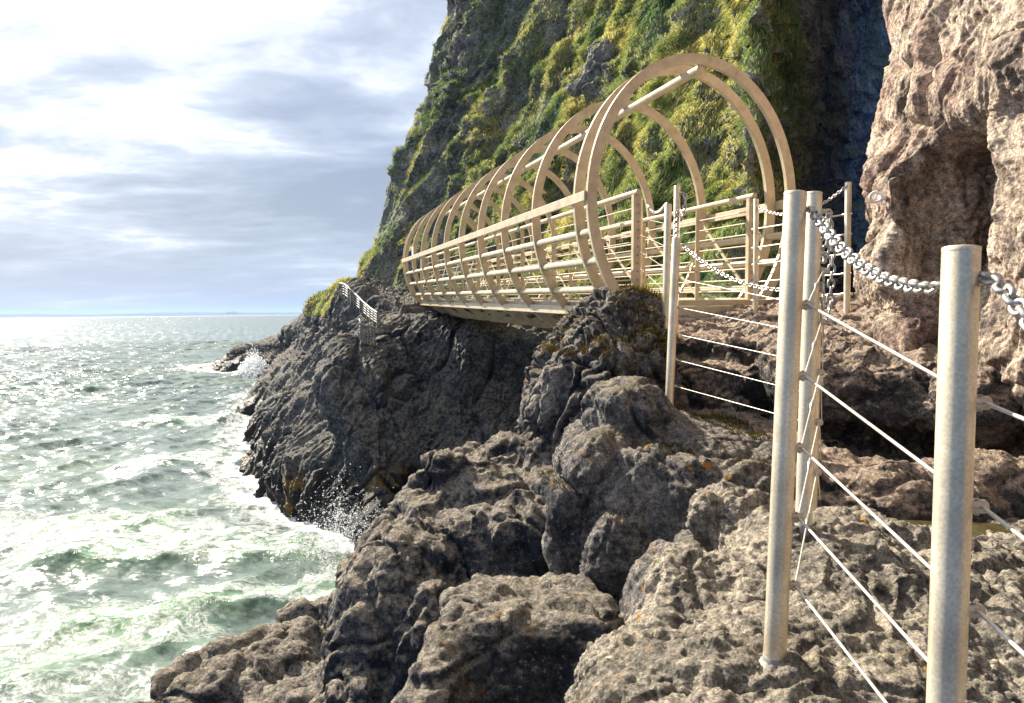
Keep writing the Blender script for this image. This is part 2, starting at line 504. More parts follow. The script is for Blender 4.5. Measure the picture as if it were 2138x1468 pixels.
# ------------------------------------------------------------------ near rock: slabs, ledges and steps of the path
def build_slab():
    v = Vol((-0.4, -0.7, -2.3), (3.6, 4.6, -0.45), 0.026)
    slab_h = rbf_plane([(.7, 1.25, -1.03), (.67, 1.96, -.865), (1.07, 2.75, -.76), (1.5, 3.75, -1.06), (2.25, 3.65, -1.09), (1.9, 2.4, -.98),
                        (1.2, 1.9, -.96), (.25, 2.3, -.97), (.1, 1.86, -1.0), (1.05, 3.2, -.80), (3, 3, -.95), (.1, .9, -1.15), (2.8, 1, -1.1), (.55, 2.45, -.93)])
    v.prism([(-.30, -1.5), (-.15, .2), (.08, 1.86), (.2, 2.33), (.42, 2.55), (.62, 2.66), (.74, 2.80), (.98, 3.25), (1.2, 3.5), (1.5, 4.3), (4.2, 4.3), (4.2, -1.5)], slab_h, 0.22, 0.22)
    v.ell((.88, 3.12, -.86), (.20, .16, .14), (0, 0, 30))
    v.ell((.60, 2.62, -.93), (.13, .10, .10), (0, 0, 0))
    V, Q = v.mesh(0.05, 2.1, 3)
    V, Q = subdiv(*subdiv(V, Q))
    V = rock_disp(V, Q, 0.38, 0.022, 0.035, 0.018, 6.0, 0.006, 24.0, (1, 1, 0.8), off=3.3, rough_top=0.6, frac=.034)
    # crumbly, pitted skin
    N = vnormals(V, Q)
    f1, f2, cv = worley(V * np.array([11, 11, 14]) + .8 * fbm(V * 9, 2)[:, None])
    g1, g2, cv2 = worley(V * np.array([26, 26, 30]) + .6 * fbm(V * 21, 2)[:, None])
    m1 = sstep(perlin(V * 3.1), -.35, .25)
    d = .012 * (.55 - f1) * (.3 + .7 * m1) + .017 * (.5 - g1) + .010 * fbm(V * 48, 3, .65) + .012 * (cv - .5) * m1 - .008 * sstep(fbm(V * 7.5 + 3, 3), .22, .5)
    V = (V + N * d[:, None]).astype(np.float32)
    put(np_mesh("rock_slab", V, Q, M_SLAB), kind='structure')
    return V, Q

def build_path():
    v = Vol((-0.6, 2.4, -3.4), (3.9, 9.4, 0.55), 0.03)
    # mid ledges behind the puddle
    v.prism([(1.45, 4.0), (2.3, 3.98), (2.7, 4.1), (4.2, 3.95), (4.2, 5.6), (1.3, 5.6), (1.25, 4.6)],
            rbf_plane([(1.6, 4.1, -1.0), (1.7, 4.6, -.82), (2.3, 4.05, -1.0), (2.5, 4.6, -.90), (3, 4.2, -.92), (3, 4.9, -.86), (1.6, 5.3, -.86), (2.9, 5.5, -.9)]), 0.3, 0.15)
    v.ell((2.05, 4.15, -1.06), (.45, .3, .2), (0, 0, 20))
    v.ell((2.8, 4.25, -1.0), (.5, .28, .2), (0, 0, -10))
    # low floor under the gully
    v.prism([(-.5, 2.5), (1.0, 2.8), (2.0, 3.4), (4.2, 3.4), (4.2, 4.4), (1.4, 4.9), (-.6, 4.9)], lambda X, Y: -1.75 + 0.20 * np.clip(X - .5, -2, 2.5), .3, .3)
    v.ell((.95, 3.72, -1.5), (.42, .4, .42), (0, 0, 30))
    # platform under the stair posts
    v.prism([(.42, 6.4), (.36, 5.2), (.52, 4.75), (.80, 4.42), (1.2, 4.22), (1.62, 4.25), (1.95, 4.9), (2.1, 6.6), (1.0, 7.0)],
            rbf_plane([(.5, 5.2, -.74), (.78, 4.9, -.66), (1.05, 5.1, -.70), (1.35, 4.6, -.78), (1.7, 4.7, -.84), (1.6, 5.5, -.80), (1.5, 6.2, -.82), (.8, 6.0, -.7), (.6, 4.6, -.85)]), 0.32, 0.2)
    v.ell((.72, 4.95, -.66), (.27, .34, .24), (0, 10, 20))
    for c, r in [((.52, 4.62, -1.05), (.17, .2, .34)), ((.74, 4.42, -1.12), (.16, .18, .34)), ((.98, 4.28, -1.08), (.19, .2, .27)), ((1.28, 4.16, -1.12), (.22, .2, .28)),
                 ((1.58, 4.2, -1.12), (.18, .2, .28)), ((.62, 4.35, -1.5), (.26, .22, .4)), ((1.1, 4.12, -1.5), (.34, .3, .34)), ((1.5, 4.05, -1.55), (.25, .25, .34)),
                 ((.85, 4.1, -1.85), (.4, .28, .4)), ((.36, 4.7, -1.25), (.15, .25, .45))]:
        v.ell(c, r, (8, 6, 15), 0.07)
    # two steps up to the bridge landing
    v.prism([(1.02, 6.15), (1.72, 5.98), (2.2, 5.95), (2.5, 7.5), (1.0, 7.5)], lambda X, Y: -.43 + 0 * X, 0.08, 0.06, 0.05)
    v.prism([(1.05, 6.72), (1.66, 6.60), (1.72, 6.4), (2.05, 6.1), (2.6, 7.5), (3.0, 9.6), (1.0, 9.6)], lambda X, Y: -.24 + .085 * (Y - 6.6), 0.08, 0.07, 0.06)
    # the overhanging block right of the steps, lit on top, dark below
    v.prism([(1.78, 5.15), (2.35, 4.98), (2.75, 4.80), (3.3, 4.55), (4.2, 4.5), (4.2, 9.6), (2.1, 9.6), (2.02, 6.9), (1.86, 6.1)],
            rbf_plane([(1.85, 5.2, -.40), (2.4, 5.05, -.36), (3.1, 4.8, -.34), (2.3, 6.0, -.17), (2.1, 6.9, -.09), (3.0, 6.2, -.12), (2.6, 8.0, -.02), (3.4, 5.2, -.2), (2.0, 5.7, -.24)]),
            -0.30, 0.34, 0.06, bot=-1.2)
    v.prism([(1.9, 4.6), (2.9, 4.2), (4.2, 4.0), (4.2, 5.4), (2.8, 5.5), (1.95, 5.42)], lambda X, Y: -.80 + 0 * X, -0.55, 0.08, 0.08, bot=-1.05, cut=True, bk=0.1)
    v.ell((2.95, 4.82, -.62), (.34, .26, .24), (0, 0, 0), 0.14)
    V, Q = v.mesh(0.07, 1.7, 3)
    V, Q = subdiv(V, Q)
    V = rock_disp(V, Q, 0.42, 0.030, 0.045, 0.020, 6.0, 0.013, 24.0, (1, 1, 0.75), off=3.3, rough_top=0.6, frac=.045)
    o = np_mesh("rock_ground", V, Q, M_KNOB)
    # worn tread of the upper path wears a second, pinker rock
    o.data.materials.append(M_PATH)
    o.data.materials.append(M_KNOB)
    ctr = V[Q].mean(1)
    up_path = (ctr[:, 1] > 5.75 + 0.25 * perlin(ctr * 2.1)) | ((ctr[:, 1] > 3.42 + 0.25 * perlin(ctr * 1.7 + 9)) & (ctr[:, 0] > 1.62))
    knob = (ctr[:, 0] < 1.75) & (ctr[:, 1] > 3.45) & (ctr[:, 1] < 5.9) & ~up_path
    mi = np.where(up_path, 1, np.where(knob, 2, 0)).astype(np.int32)
    o.data.polygons.foreach_set('material_index', mi)
    put(o, kind='structure')
    return V, Q

def boulder(name, label, cat, lo, hi, h, shapes, mat, amp=0.09, freq=1.5, disp=None, sub=True, group=None):
    v = Vol(lo, hi, h)
    for s in shapes:
        if s[0] == 'p': v.prism(*s[1:-1], **s[-1])
        else: v.ell(*s[1:-1], **s[-1])
    V, Q = v.mesh(amp, freq, 3, off=lo[0])
    if sub: V, Q = subdiv(V, Q)
    V = rock_disp(V, Q, **(disp or {}))
    o = np_mesh(name, V, Q, mat)
    put(o, label, cat, group)
    return V, Q

SLABV, SLABQ = build_slab()
PATHV, PATHQ = build_path()
KNOBV, KNOBQ = boulder("rock_knob", "blocky rounded rock with moss on top, hiding the near corner of the bridge", "rock",
        (-.3, 4.8, -2.6), (1.9, 7.6, .5), .03,
        [('p', [(.10, 6.4), (.13, 5.75), (.42, 5.5), (.85, 5.45), (1.22, 5.75), (1.3, 6.5), (.95, 7.1), (.4, 7.0)], rbf_plane([(.45, 6.2, -.18), (.87, 6.25, .14), (1.15, 6.3, .03), (.6, 5.8, -.2), (1.0, 5.7, -.2), (.9, 6.8, .08), (.3, 5.9, -.4)]), dict(taper=.1, k=.34)),
         ('e', (.86, 6.2, -.12), (.36, .45, .26), (0, 10, 0), dict(join=.2)),
         ('e', (.42, 5.95, -.75), (.27, .42, .62), (0, 14, 0), dict(join=.1)),
         ('e', (.72, 5.62, -.5), (.22, .26, .33), (0, 8, 0), dict(join=.06)), ('e', (1.02, 5.66, -.42), (.2, .24, .3), (0, -8, 0), dict(join=.06))],
        M_KNOB, 0.06, 1.9, dict(cell=0.34, crack=.055, block=.08, bump=.022, bfreq=7, fine=.010, ffreq=26, stretch=(1.25, 1.25, .6), off=11.1, rough_top=1.2, frac=.058))
boulder("boulder", "large dark boulder with sunlit tan top, between the breaking wave and the lichened columns", "boulder",
        (-1.9, 3.5, -5.4), (1.5, 6.6, -.6), .04,
        [('p', [(-.98, 5.3), (-.80, 5.0), (-.30, 4.88), (.25, 4.86), (.8, 4.7), (1.1, 4.8), (.9, 5.9), (-.3, 6.1), (-.85, 5.8)],
          rbf_plane([(-.85, 5.4, -1.42), (-.6, 5.7, -1.16), (0.1, 5.8, -1.02), (.6, 5.6, -1.0), (-.5, 4.8, -1.42), (.1, 4.7, -1.38), (.7, 4.6, -1.3), (.2, 5.2, -1.24)]), dict(taper=.03, k=.22)),
         ('e', (-.95, 5.0, -2.3), (.33, .4, .9), (0, 16, 0), dict(join=.12)), ('e', (-.66, 4.72, -2.45), (.26, .32, .80), (0, 12, 0), dict(join=.10)),
         ('e', (-.98, 5.3, -2.0), (.26, .4, .6), (0, 20, 0), dict(join=.10)), ('e', (-.2, 4.86, -2.3), (.34, .22, .55), (0, 0, 0), dict(join=.15)),
         ('e', (-1.02, 4.75, -3.0), (.42, .5, .8), (0, 14, 0), dict(join=.15)), ('e', (-.45, 5.62, -1.16), (.26, .2, .12), (0, 0, 0), dict(join=.1)),
         ('e', (.18, 5.75, -1.05), (.22, .2, .13), (0, 0, 0), dict(join=.1))],
        M_BOULDER, 0.10, 1.5, dict(cell=.55, crack=.045, block=.07, bump=.026, bfreq=4.5, fine=.013, ffreq=20, stretch=(1.1, 1.1, .7), off=21.7, rough_top=.8, frac=.062))
boulder("boulder", "low rounded dark boulder at the foot of the pale foreground slab", "boulder",
        (-1.2, 2.0, -3.2), (.9, 4.5, -.9), .03,
        [('p', [(-.40, 3.75), (-.42, 3.42), (-.05, 3.38), (.42, 3.32), (.5, 3.6), (.3, 4.05), (-.2, 4.05)], rbf_plane([(-.4, 3.5, -1.42), (0, 3.7, -1.36), (.35, 3.6, -1.36), (0, 4, -1.36)]), dict(taper=.03, k=.13)),
         ('e', (-.42, 3.35, -1.95), (.20, .34, .42), (0, 10, 0), dict(join=.12))],
        M_BOULDER, 0.07, 1.9, dict(cell=.5, crack=.03, block=.04, bump=.022, bfreq=6, fine=.012, ffreq=24, off=33.1, rough_top=.4, frac=.034))
boulder("shore_rock", "low brown rock shelf running out over the water in the corner below the waves", "rock",
        (-4.2, 2.8, -5.6), (.2, 7.6, -1.9), .05,
        [('p', [(-3.2, 3.6), (-2.75, 4.7), (-2.35, 5.4), (-1.9, 6.2), (-1.3, 6.7), (-.5, 6.6), (-.3, 5), (-.5, 3.2), (-2.5, 3.0)],
          rbf_plane([(-2.6, 4.8, -2.62), (-2.2, 5.6, -2.50), (-1.75, 6.1, -2.42), (-1.1, 6.3, -2.42), (-.9, 5, -2.55), (-1.6, 4.6, -2.6), (-2.4, 3.8, -2.75)]), dict(taper=.3, k=.3)),
         ('e', (-1.45, 6.0, -2.5), (.5, .4, .22), (0, 0, 30), dict(join=.15)), ('e', (-2.0, 5.3, -2.6), (.5, .35, .25), (0, 0, 40), dict(join=.15)),
         ('e', (-1.2, 5.0, -2.62), (.6, .4, .25), (0, 0, 40), dict(join=.15))],
        M_BOULDER, 0.10, 1.4, dict(cell=.6, crack=.05, block=.09, bump=.03, bfreq=4, fine=.014, ffreq=18, off=41.3, rough_top=.5, frac=.055))

# ------------------------------------------------------------------ shore and rock face under the bridge (a lofted net, then weathered)
def lerp(a, b, t): return tuple(np.array(a) * (1 - t) + np.array(b) * t)
def build_shore():
    cols = [  # inner, rim, mid (offset from the straight line), waterline
        ((6.5, 13.6, .6), (5.2, 12.6, .1), (0, 0, 0), (4.2, 11.5, -5)),
        ((5.0, 16.0, .1), (3.6, 14.2, -.45), (.7, 1.3, 0), (2.6, 13.2, -5)),
        ((3.6, 19.0, -.1), (2.2, 16.6, -.70), (.9, 1.9, 0), (1.6, 15.2, -5)),
        ((2.2, 21.8, -.1), (.9, 18.6, -.70), (.6, 1.7, 0), (.3, 16.6, -5)),
        ((.6, 24.0, .1), (-.6, 20.1, -.55), (0, .5, 0), (-.9, 17.3, -5)),
        ((-1.0, 26.0, .6), (-2.2, 21.0, -.15), (-.2, -.1, 0), (-2.1, 17.4, -5)),
        ((-2.4, 27.6, .6), (-3.55, 21.6, -.15), (-1.05, -1.0, .25), (-3.0, 16.3, -5)),
        ((-3.3, 28.4, .6), (-4.25, 23.2, .15), (.05, .2, 0), (-4.5, 17.6, -5)),
        ((-4.2, 29.6, .7), (-5.1, 25.6, .30), (.2, .3, 0), (-6.0, 20.6, -5)),
        ((-5.2, 31.5, .8), (-6.0, 28.8, .45), (.2, .2, 0), (-7.9, 25.2, -5)),
        ((-6.6, 35.0, 1.0), (-7.1, 32.0, .45), (.3, .2, 0), (-9.5, 29.5, -5)),
        ((-7.5, 42.0, 1.2), (-9.2, 37.5, .15), (.4, .2, 0), (-11.3, 34.5, -5)),
        ((-8.0, 50, 1.0), (-11.5, 43.5, -.55), (.5, .2, 0), (-13.8, 42.5, -5)),
        ((-11, 60, 1.0), (-14.6, 50.5, -1.4), (.5, .3, 0), (-15.7, 52, -5)),
        ((-15, 70, 0), (-17.6, 63, -1.9), (.4, .3, 0), (-17.4, 60, -5)),
        ((-20, 78, -2), (-22.6, 70, -2.9), (.3, .3, 0), (-21.6, 66.5, -5)),
        ((-24, 82, -4), (-26.3, 73.5, -3.7), (.2, .2, 0), (-26.8, 70.0, -5)),
        ((-26, 88, -7), (-30.0, 77, -6.0), (0, 0, 0), (-31.5, 74, -7)),
    ]
    net = []
    for inn, rim, mo, ft in cols:
        a = np.array(rim, float); b = np.array(ft, float)
        hor = b - a; hor[2] = 0
        net.append([inn, lerp(inn, rim, .7), rim, lerp(rim, ft, .28) + np.array(mo), lerp(rim, ft, .55) + .7 * np.array(mo), lerp(rim, ft, .80),
                    ft, tuple(b + .35 * hor / (np.linalg.norm(hor) + .01) * 2 + np.array([0, 0, -2.2]))])
    net = np.array(net, float).transpose(1, 0, 2)
    nu, nv = 380, 1500
    wts = np.array([1.6, 1.8, 2, 2, 2, 2, 2.0, 1.7, 1.5, 1.3, 1.1, .9, .7, .6, .5, .4, .3])
    tv = np.interp(np.linspace(0, 1, nv), np.r_[0, np.cumsum(wts)] / wts.sum(), np.arange(18))
    tu = np.interp(np.linspace(0, 1, nu), [0, .10, .2, .46, .64, .8, .93, 1], np.arange(8))
    V = loft(net, tu, tv).reshape(-1, 3); Q = grid_quads(nu, nv)
    V = V.astype(np.float32)
    N = vnormals(V, Q)
    if (N[:, 2].mean() < 0): Q = Q[:, ::-1]; N = -N
    far = sstep(V[:, 1], 20, 34)
    left = sstep(-V[:, 0], 3.6, 5.5)
    # long ribs running down towards the water on the seaward slope
    e1 = np.array([-.42, -.45, -.79]); e1 /= np.linalg.norm(e1)
    along = V @ e1
    ribs = (V - along[:, None] * e1) + 0.14 * along[:, None] * e1
    wv = np.stack([perlin(V * .55), perlin(V * .55 + 40), perlin(V * .55 + 80)], 1)
    r1 = fbm((ribs + .5 * wv) * 0.95, 4, .55, ridged=True); r2 = fbm((ribs + .35 * wv) * 2.6 + 7, 3, .55, ridged=True)
    low_ = sstep(-V[:, 2], 2.2, 4.2)
    d = (0.12 + 0.50 * left) * r1 + (0.05 + 0.22 * left) * r2 + .35 * left * fbm(V * .35 + 3, 3) + .9 * left * low_ * perlin(V * np.array([.30, .30, .05]) + 6)
    # sinuous blocks and cracks on the shaded face
    f1, f2, cv = worley((V + .5 * wv) * np.array([.62, .62, .40]) + 2.2)
    e = f2 - f1
    d += (1 - left) * (.46 * (cv - .5) * sstep(e, 0, .22) - .12 * (1 - sstep(e, 0, .07)) - .12 * f1)
    g1, g2, cv2 = worley((V + .3 * wv) * np.array([1.6, 1.6, 1.1]) + 9.2)
    d += (.6 - .35 * left) * (.16 * (cv2 - .5) * sstep(g2 - g1, 0, .25) - .07 * (1 - sstep(g2 - g1, 0, .12)))
    d += (.12 + .08 * left) * breaks((ribs + .4 * wv) * 1.5 + 4) + .055 * breaks((V * .3 + ribs * .7 + .3 * wv) * 3.6 + 8)
    d += .06 * fbm(V * 3.3, 4, .6) + .025 * fbm(V * 9, 3, .6, ridged=True)
    V = V + N * d[:, None]
    o = np_mesh("shore_cliff", V, Q, M_SHORE)
    put(o, kind='structure')
    return V, Q
SHV, SHQ = build_shore()

# ------------------------------------------------------------------ the grassy headland above the bridge
def build_headland():
    base = [(27, 34), (17, 31), (9.4, 22.5), (5.5, 16.2), (4.25, 13.8), (3.8, 14.0), (3.1, 15.6), (2.2, 18), (1.1, 20.6), (-.2, 23.4), (-1.8, 26.4), (-3.9, 29), (-5.9, 31.2), (-6.7, 33.5), (-6.1, 38), (-3, 46), (4, 52)]
    inward = [(.2, .2), (.2, .2), (.2, .3), (.25, .3), (.5, .75), (.8, .6), (.9, .5), (.9, .5), (.9, .5), (.9, .45), (.95, .4), (1, .3), (1, .15), (1, 0), (1, -.4), (.6, -.8), (.2, -1)]
    leank = [.1, .1, .15, .2, .42, .55, .75, .85, .95, 1, 1.0, 1.0, 1.0, 1.0, 1.0, 1, 1]
    rows = [-1.5, -.3, .8, 2, 3.2, 4.6, 6.2, 8, 10, 12.4, 15.2, 19, 24]
    prof = [-.8, -.25, .1, .55, 1.0, 1.5, 2.1, 2.85, 3.6, 4.4, 5.1, 5.8, 7.8]
    net = np.zeros((len(rows), len(base), 3))
    for i, (z, pr) in enumerate(zip(rows, prof)):
        for j in range(len(base)):
            net[i, j] = (base[j][0] + inward[j][0] * pr * leank[j], base[j][1] + inward[j][1] * pr * leank[j], z)
    nu, nv = 720, 1250
    wts = np.array([.6, .8, 1.1, 1.3, 1.3, 1.3, 1.3, 1.3, 1.3, 1.3, 1.2, 1.2, 1.1, .7, .4, .3])
    tv = np.interp(np.linspace(0, 1, nv), np.r_[0, np.cumsum(wts)] / wts.sum(), np.arange(len(base)))
    tu = np.interp(np.linspace(0, 1, nu), np.r_[0, np.cumsum([1, 1, 1, 1, 1, 1, 1, 1, 1, 1, .8, .4])] / 11.2, np.arange(13))
    V = loft(net, tu, tv).reshape(-1, 3).astype(np.float32); Q = grid_quads(nu, nv)
    N = vnormals(V, Q)
    if N[:, 0].mean() > 0: Q = Q[:, ::-1]; N = -N
    gul = sstep(V[:, 0], 5.0, 7.5)
    # broad buttresses, then ledges that climb from lower left to upper right
    wv = np.stack([perlin(V * .3), perlin(V * .3 + 40), perlin(V * .3 + 80)], 1)
    e1 = np.array([.48, -.20, .85]); e1 /= np.linalg.norm(e1)
    along = V @ e1
    A = (V - along[:, None] * e1) + .33 * along[:, None] * e1 + .8 * wv
    d = .95 * fbm(A * .30 + 1.5, 3, .5) + .55 * fbm(A * .62 + 5, 4, .55, ridged=True)
    f1, f2, cv = worley(A * np.array([.75, .75, .75]) + 3.1)
    e = f2 - f1
    d += .42 * (cv - .5) * sstep(e, 0, .3) - .28 * f1 - .10 * (1 - sstep(e, 0, .1))
    # small ledges on which grass sits
    zz = V[:, 2] * 1.15 + 1.3 * perlin(V * .45 + 11) + .5 * perlin(V * 1.3)
    fr = zz - np.floor(zz)
    d += .22 * (1 - fr) ** 1.5 * sstep(perlin(V * .5 + 70), -.3, .2)
    g1, g2, cv2 = worley((V + .25 * wv) * 1.7 + 4.4)
    d += .15 * (cv2 - .5) * sstep(g2 - g1, 0, .3) - .10 * g1
    d += .22 * breaks(A * 1.25 + 3) + .09 * breaks(A * 3.1 + 6)
    d += .12 * fbm(V * 2.4, 4, .6) + .03 * fbm(V * 8, 3, .6, ridged=True)
    d *= (1 - .35 * gul) * (1 - .45 * sstep(-V[:, 0], 2.5, 5.5))
    V = V + N * d[:, None]
    o = np_mesh("cliff", V, Q, M_FAR)
    put(o, kind='structure')
    return V, Q
HV, HQ = build_headland()

def build_wall():
    rows = [-1.6, -1.05, -.7, -.35, 0, .30, .48, .70, 1.0, 1.22, 1.45, 1.9, 2.5, 3.6, 6.5, 15.0]
    far_c = [(13, 22), (8.5, 15), (5.2, 9.4), (3.5, 7.4)]
    near_c = [(2.98, 3.5), (3.1, 2.4), (3.3, .6), (3.6, -1.6), (4.6, -4)]
    low = [(3.12, 6.45), (3.3, 5.9), (3.5, 5.5), (3.35, 4.9), (3.12, 4.3)]
    ledge = [(2.92, 6.45), (2.82, 5.92), (2.78, 5.48), (3.02, 5.15), (2.98, 4.4)]
    facet = [(2.86, 6.45), (2.70, 5.80), (2.58, 5.40), (3.38, 5.46), (3.0, 4.72)]
    mid = [(2.95, 6.5), (2.90, 5.95), (2.90, 5.5), (3.0, 5.1), (2.94, 4.4)]
    high = [(3.10, 6.5), (3.04, 6.0), (2.96, 5.5), (2.92, 4.9), (2.85, 4.2)]
    high2 = [(3.28, 6.6), (3.2, 6.1), (3.08, 5.5), (2.98, 4.9), (2.86, 4.2)]
    sel = [low, low, low, ledge, ledge, facet, facet, facet, facet, mid, high, high, high2, high2, high2, high2]
    shift = [0, 0, .10, .13, .15, .14, .08, .02, 0, 0, 0, 0, 0, 0]
    net = np.zeros((len(rows), 4 + 5 + 5, 3))
    for i, z in enumerate(rows):
        lean = .0 if z < 1.5 else .10 * min(z - 1.5, 3)
        for j, p in enumerate(far_c + sel[i] + near_c):
            net[i, j] = (p[0] + shift[j] + lean * (1 if j > 1 else 0), p[1] + (.06 * min(max(z - .5, 0), 3) if 3 <= j <= 5 else 0), z)
    nu, nv = 760, 820
    wts = np.array([.25, .4, .6, 1, 1.3, 1.4, 1.4, 1.4, 1.3, 1.0, .6, .3, .2])
    tv = np.interp(np.linspace(0, 1, nv), np.r_[0, np.cumsum(wts)] / wts.sum(), np.arange(14))
    wr = np.array([.7, .8, .9, .9, .9, .7, .8, .9, .9, .9, .9, 1.0, 1.0, .6, .4])
    tu = np.interp(np.linspace(0, 1, nu), np.r_[0, np.cumsum(wr)] / wr.sum(), np.arange(16))
    V = loft(net, tu, tv).reshape(-1, 3).astype(np.float32); Q = grid_quads(nu, nv)
    N = vnormals(V, Q)
    if N[:, 0].mean() > 0: Q = Q[:, ::-1]; N = -N
    wv = np.stack([perlin(V * 1.1), perlin(V * 1.1 + 40), perlin(V * 1.1 + 80)], 1)
    d = .11 * fbm(V * np.array([1, 1, .8]) * .9 + 2.5, 3, .5) + .07 * fbm((V + .2 * wv) * np.array([1.4, 1.4, .8]) * 1.8, 4, .55, ridged=True)
    f1, f2, cv = worley((V + .35 * wv) * np.array([1.5, 1.5, .95]) + 6.1)
    e = f2 - f1
    d += .17 * (cv - .5) * sstep(e, 0, .22) - .05 * (1 - sstep(e, 0, .1)) - .03 * f1
    g1, g2, cv2 = worley((V + .2 * wv) * np.array([4.2, 4.2, 2.6]) + 1.1)
    mk = sstep(perlin(V * 1.3 + 60), -.2, .3)
    d += mk * (.045 * (cv2 - .5) * sstep(g2 - g1, 0, .3) - .02 * (1 - sstep(g2 - g1, 0, .12)))
    h1, h2, cv3 = worley(V * np.array([13, 13, 10]) + .8 * fbm(V * 9, 2)[:, None])
    i1, i2, cv4 = worley(V * np.array([30, 30, 24]) + .6 * fbm(V * 21, 2)[:, None])
    m2 = sstep(perlin(V * 2.3 + 15), -.45, .15)
    d += m2 * (.010 * (.55 - h1) + .011 * (.5 - i1)) - .012 * sstep(fbm(V * 5.5 + 3, 3), .24, .5) + .006 * fbm(V * 45, 2, .6)
    d += .075 * breaks((V + .12 * wv) * np.array([1.8, 1.8, 1.1]) + 3) + .024 * breaks((V + .06 * wv) * np.array([5, 5, 3.4]) + 7)
    d += .018 * fbm(V * 5.5, 4, .6) + .008 * fbm(V * np.array([1, 1, .6]) * 22, 3, .6, ridged=True)
    V = V + N * d[:, None]
    o = np_mesh("rock_wall", V, Q, M_WALL)
    o['kind'] = 'structure'
    return V, Q
WV, WQ = build_wall()
# ------------------------------------------------------------------ sea
def build_sea():
    # a fan of rings that grow with distance, open water out to the horizon
    na = 620
    ang = np.linspace(R(-44), R(16), na)
    r = [8.0]
    while r[-1] < 160: r.append(r[-1] * 1.0035)
    while r[-1] < 24000: r.append(r[-1] * 1.06)
    r = np.array(r)
    rr, aa = np.meshgrid(r, ang, indexing='ij')
    X = (rr * np.sin(aa)).ravel(); Y = (rr * np.cos(aa)).ravel()
    Q = grid_quads(len(r), na)
    Z = np.zeros_like(X); DX = np.zeros_like(X); DY = np.zeros_like(X)
    rl = rr.ravel()
    g = np.random.default_rng(5)
    base_dir = R(-62)                          # waves run in towards the rocks
    p2 = np.stack([X * .045, Y * .045, X * 0], 1).astype(np.float32)
    gust = .75 + .5 * perlin(p2)
    for lam, amp, spread in [(17, .13, .25), (11, .085, .35), (7.3, .06, .4), (5.1, .05, .5), (3.7, .042, .6), (2.6, .034, .7), (1.9, .026, .8), (1.35, .019, .9), (.95, .013, 1.0), (.66, .009, 1.1)]:
        for q in range(3):
            th = base_dir + g.normal() * spread; k = 2 * math.pi / (lam * (.85 + .3 * g.random())); ph = g.random() * 6.28
            arg = k * (X * math.sin(th) + Y * math.cos(th)) + ph + 1.2 * perlin(np.stack([X / lam * .31 + q, Y / lam * .31, X * 0 + lam], 1).astype(np.float32))
            fade = np.clip((lam * 300 - rl) / (lam * 120), 0, 1) if lam < 8 else 1.0
            a = amp * (.42 if lam > 3 else 1.15) * gust * fade
            Z += a * np.sin(arg)
            DX += .8 * a * np.cos(arg) * math.sin(th); DY += .8 * a * np.cos(arg) * math.cos(th)
    # the swell that breaks against the rocks
    def ridge(x0, y0, x1, y1, hgt, wf, wb, curl):
        ax, ay = x1 - x0, y1 - y0; L = math.hypot(ax, ay); ax /= L; ay /= L
        s = (X - x0) * ax + (Y - y0) * ay
        nx_, ny_ = ay, -ax
        t = (X - x0) * nx_ + (Y - y0) * ny_
        wob = .7 * perlin(np.stack([s * .35, s * 0 + hgt * 9, s * 0], 1).astype(np.float32)) + .25 * perlin(np.stack([s * 1.1, s * 0 + 3, s * 0], 1).astype(np.float32))
        t = t + wob
        env = sstep(s, -.25 * L, .15 * L) * (1 - sstep(s, .86 * L, 1.12 * L)) * (.75 + .35 * perlin(np.stack([s * .5, s * 0 + 20, s * 0], 1).astype(np.float32)))
        prof = np.where(t > 0, np.exp(-(t / wf) ** 2), np.exp(-(t / wb) ** 2)) * env
        return hgt * prof, prof, nx_ * curl * prof ** 2, ny_ * curl * prof ** 2, t, env
    foam = np.zeros_like(X); lift = np.zeros_like(X)
    for args in [(-9.6, 14.8, -3.6, 16.4, .38, .75, 2.2, .25), (-15, 17, -7.5, 17.5, .30, .7, 2, .1), (-7.2, 11.6, -2.6, 13.6, .34, .6, 1.4, .1),
                 (-9.0, 9.4, -4.2, 11.4, .26, .6, 1.4, .1), (-6.5, 9.2, -3.2, 10.4, .2, .5, 1.2, .1), (-13, 25, -7, 25.5, .3, .7, 2.5, .15), (-18, 36, -12, 36, .35, .9, 3, .2)]:
        z, pr, dx, dy, t, env = ridge(*args)
        Z += z; DX += dx; DY += dy; lift += z
        foam = np.maximum(foam, args[4] / .55 * env * sstep(t, -args[6] * 1.5, -.05) * (1 - sstep(t, .05, .35)))
    # white water along the foot of the rocks
    foot = SHV[(np.abs(SHV[:, 2] - SEA) < .25)]
    sel = foot[np.random.default_rng(1).integers(0, len(foot), 1600)][:, :2]
    extra = np.array([(-1.6, 6.9), (-2.3, 6.2), (-2.9, 5.2), (-1.3, 7.5), (-.9, 8), (-1.2, 6.6), (-3.1, 14.4), (-2.5, 12.8), (-2, 11), (-1.6, 9.4), (-2.9, 15)])
    sel = np.concatenate([sel, extra])
    near = np.where(rl < 150)[0]
    dmin = np.full(len(X), 99.0)
    dm = np.full(len(near), 99.0)
    for i in range(0, len(sel), 40):
        dd = np.sqrt((X[near, None] - sel[None, i:i + 40, 0]) ** 2 + (Y[near, None] - sel[None, i:i + 40, 1]) ** 2).min(1)
        dm = np.minimum(dm, dd)
    dmin[near] = dm
    foam = np.maximum(foam, np.exp(-dmin / (.34 + .012 * rl)) * 1.0)
    turb = np.exp(-dmin / 1.6)
    pz = np.stack([X, Y, X * 0], 1).astype(np.float32)
    Z += turb * .16 * fbm(pz * 1.1, 4, .6) + foam * .10 * fbm(pz * 3.1, 3, .6)
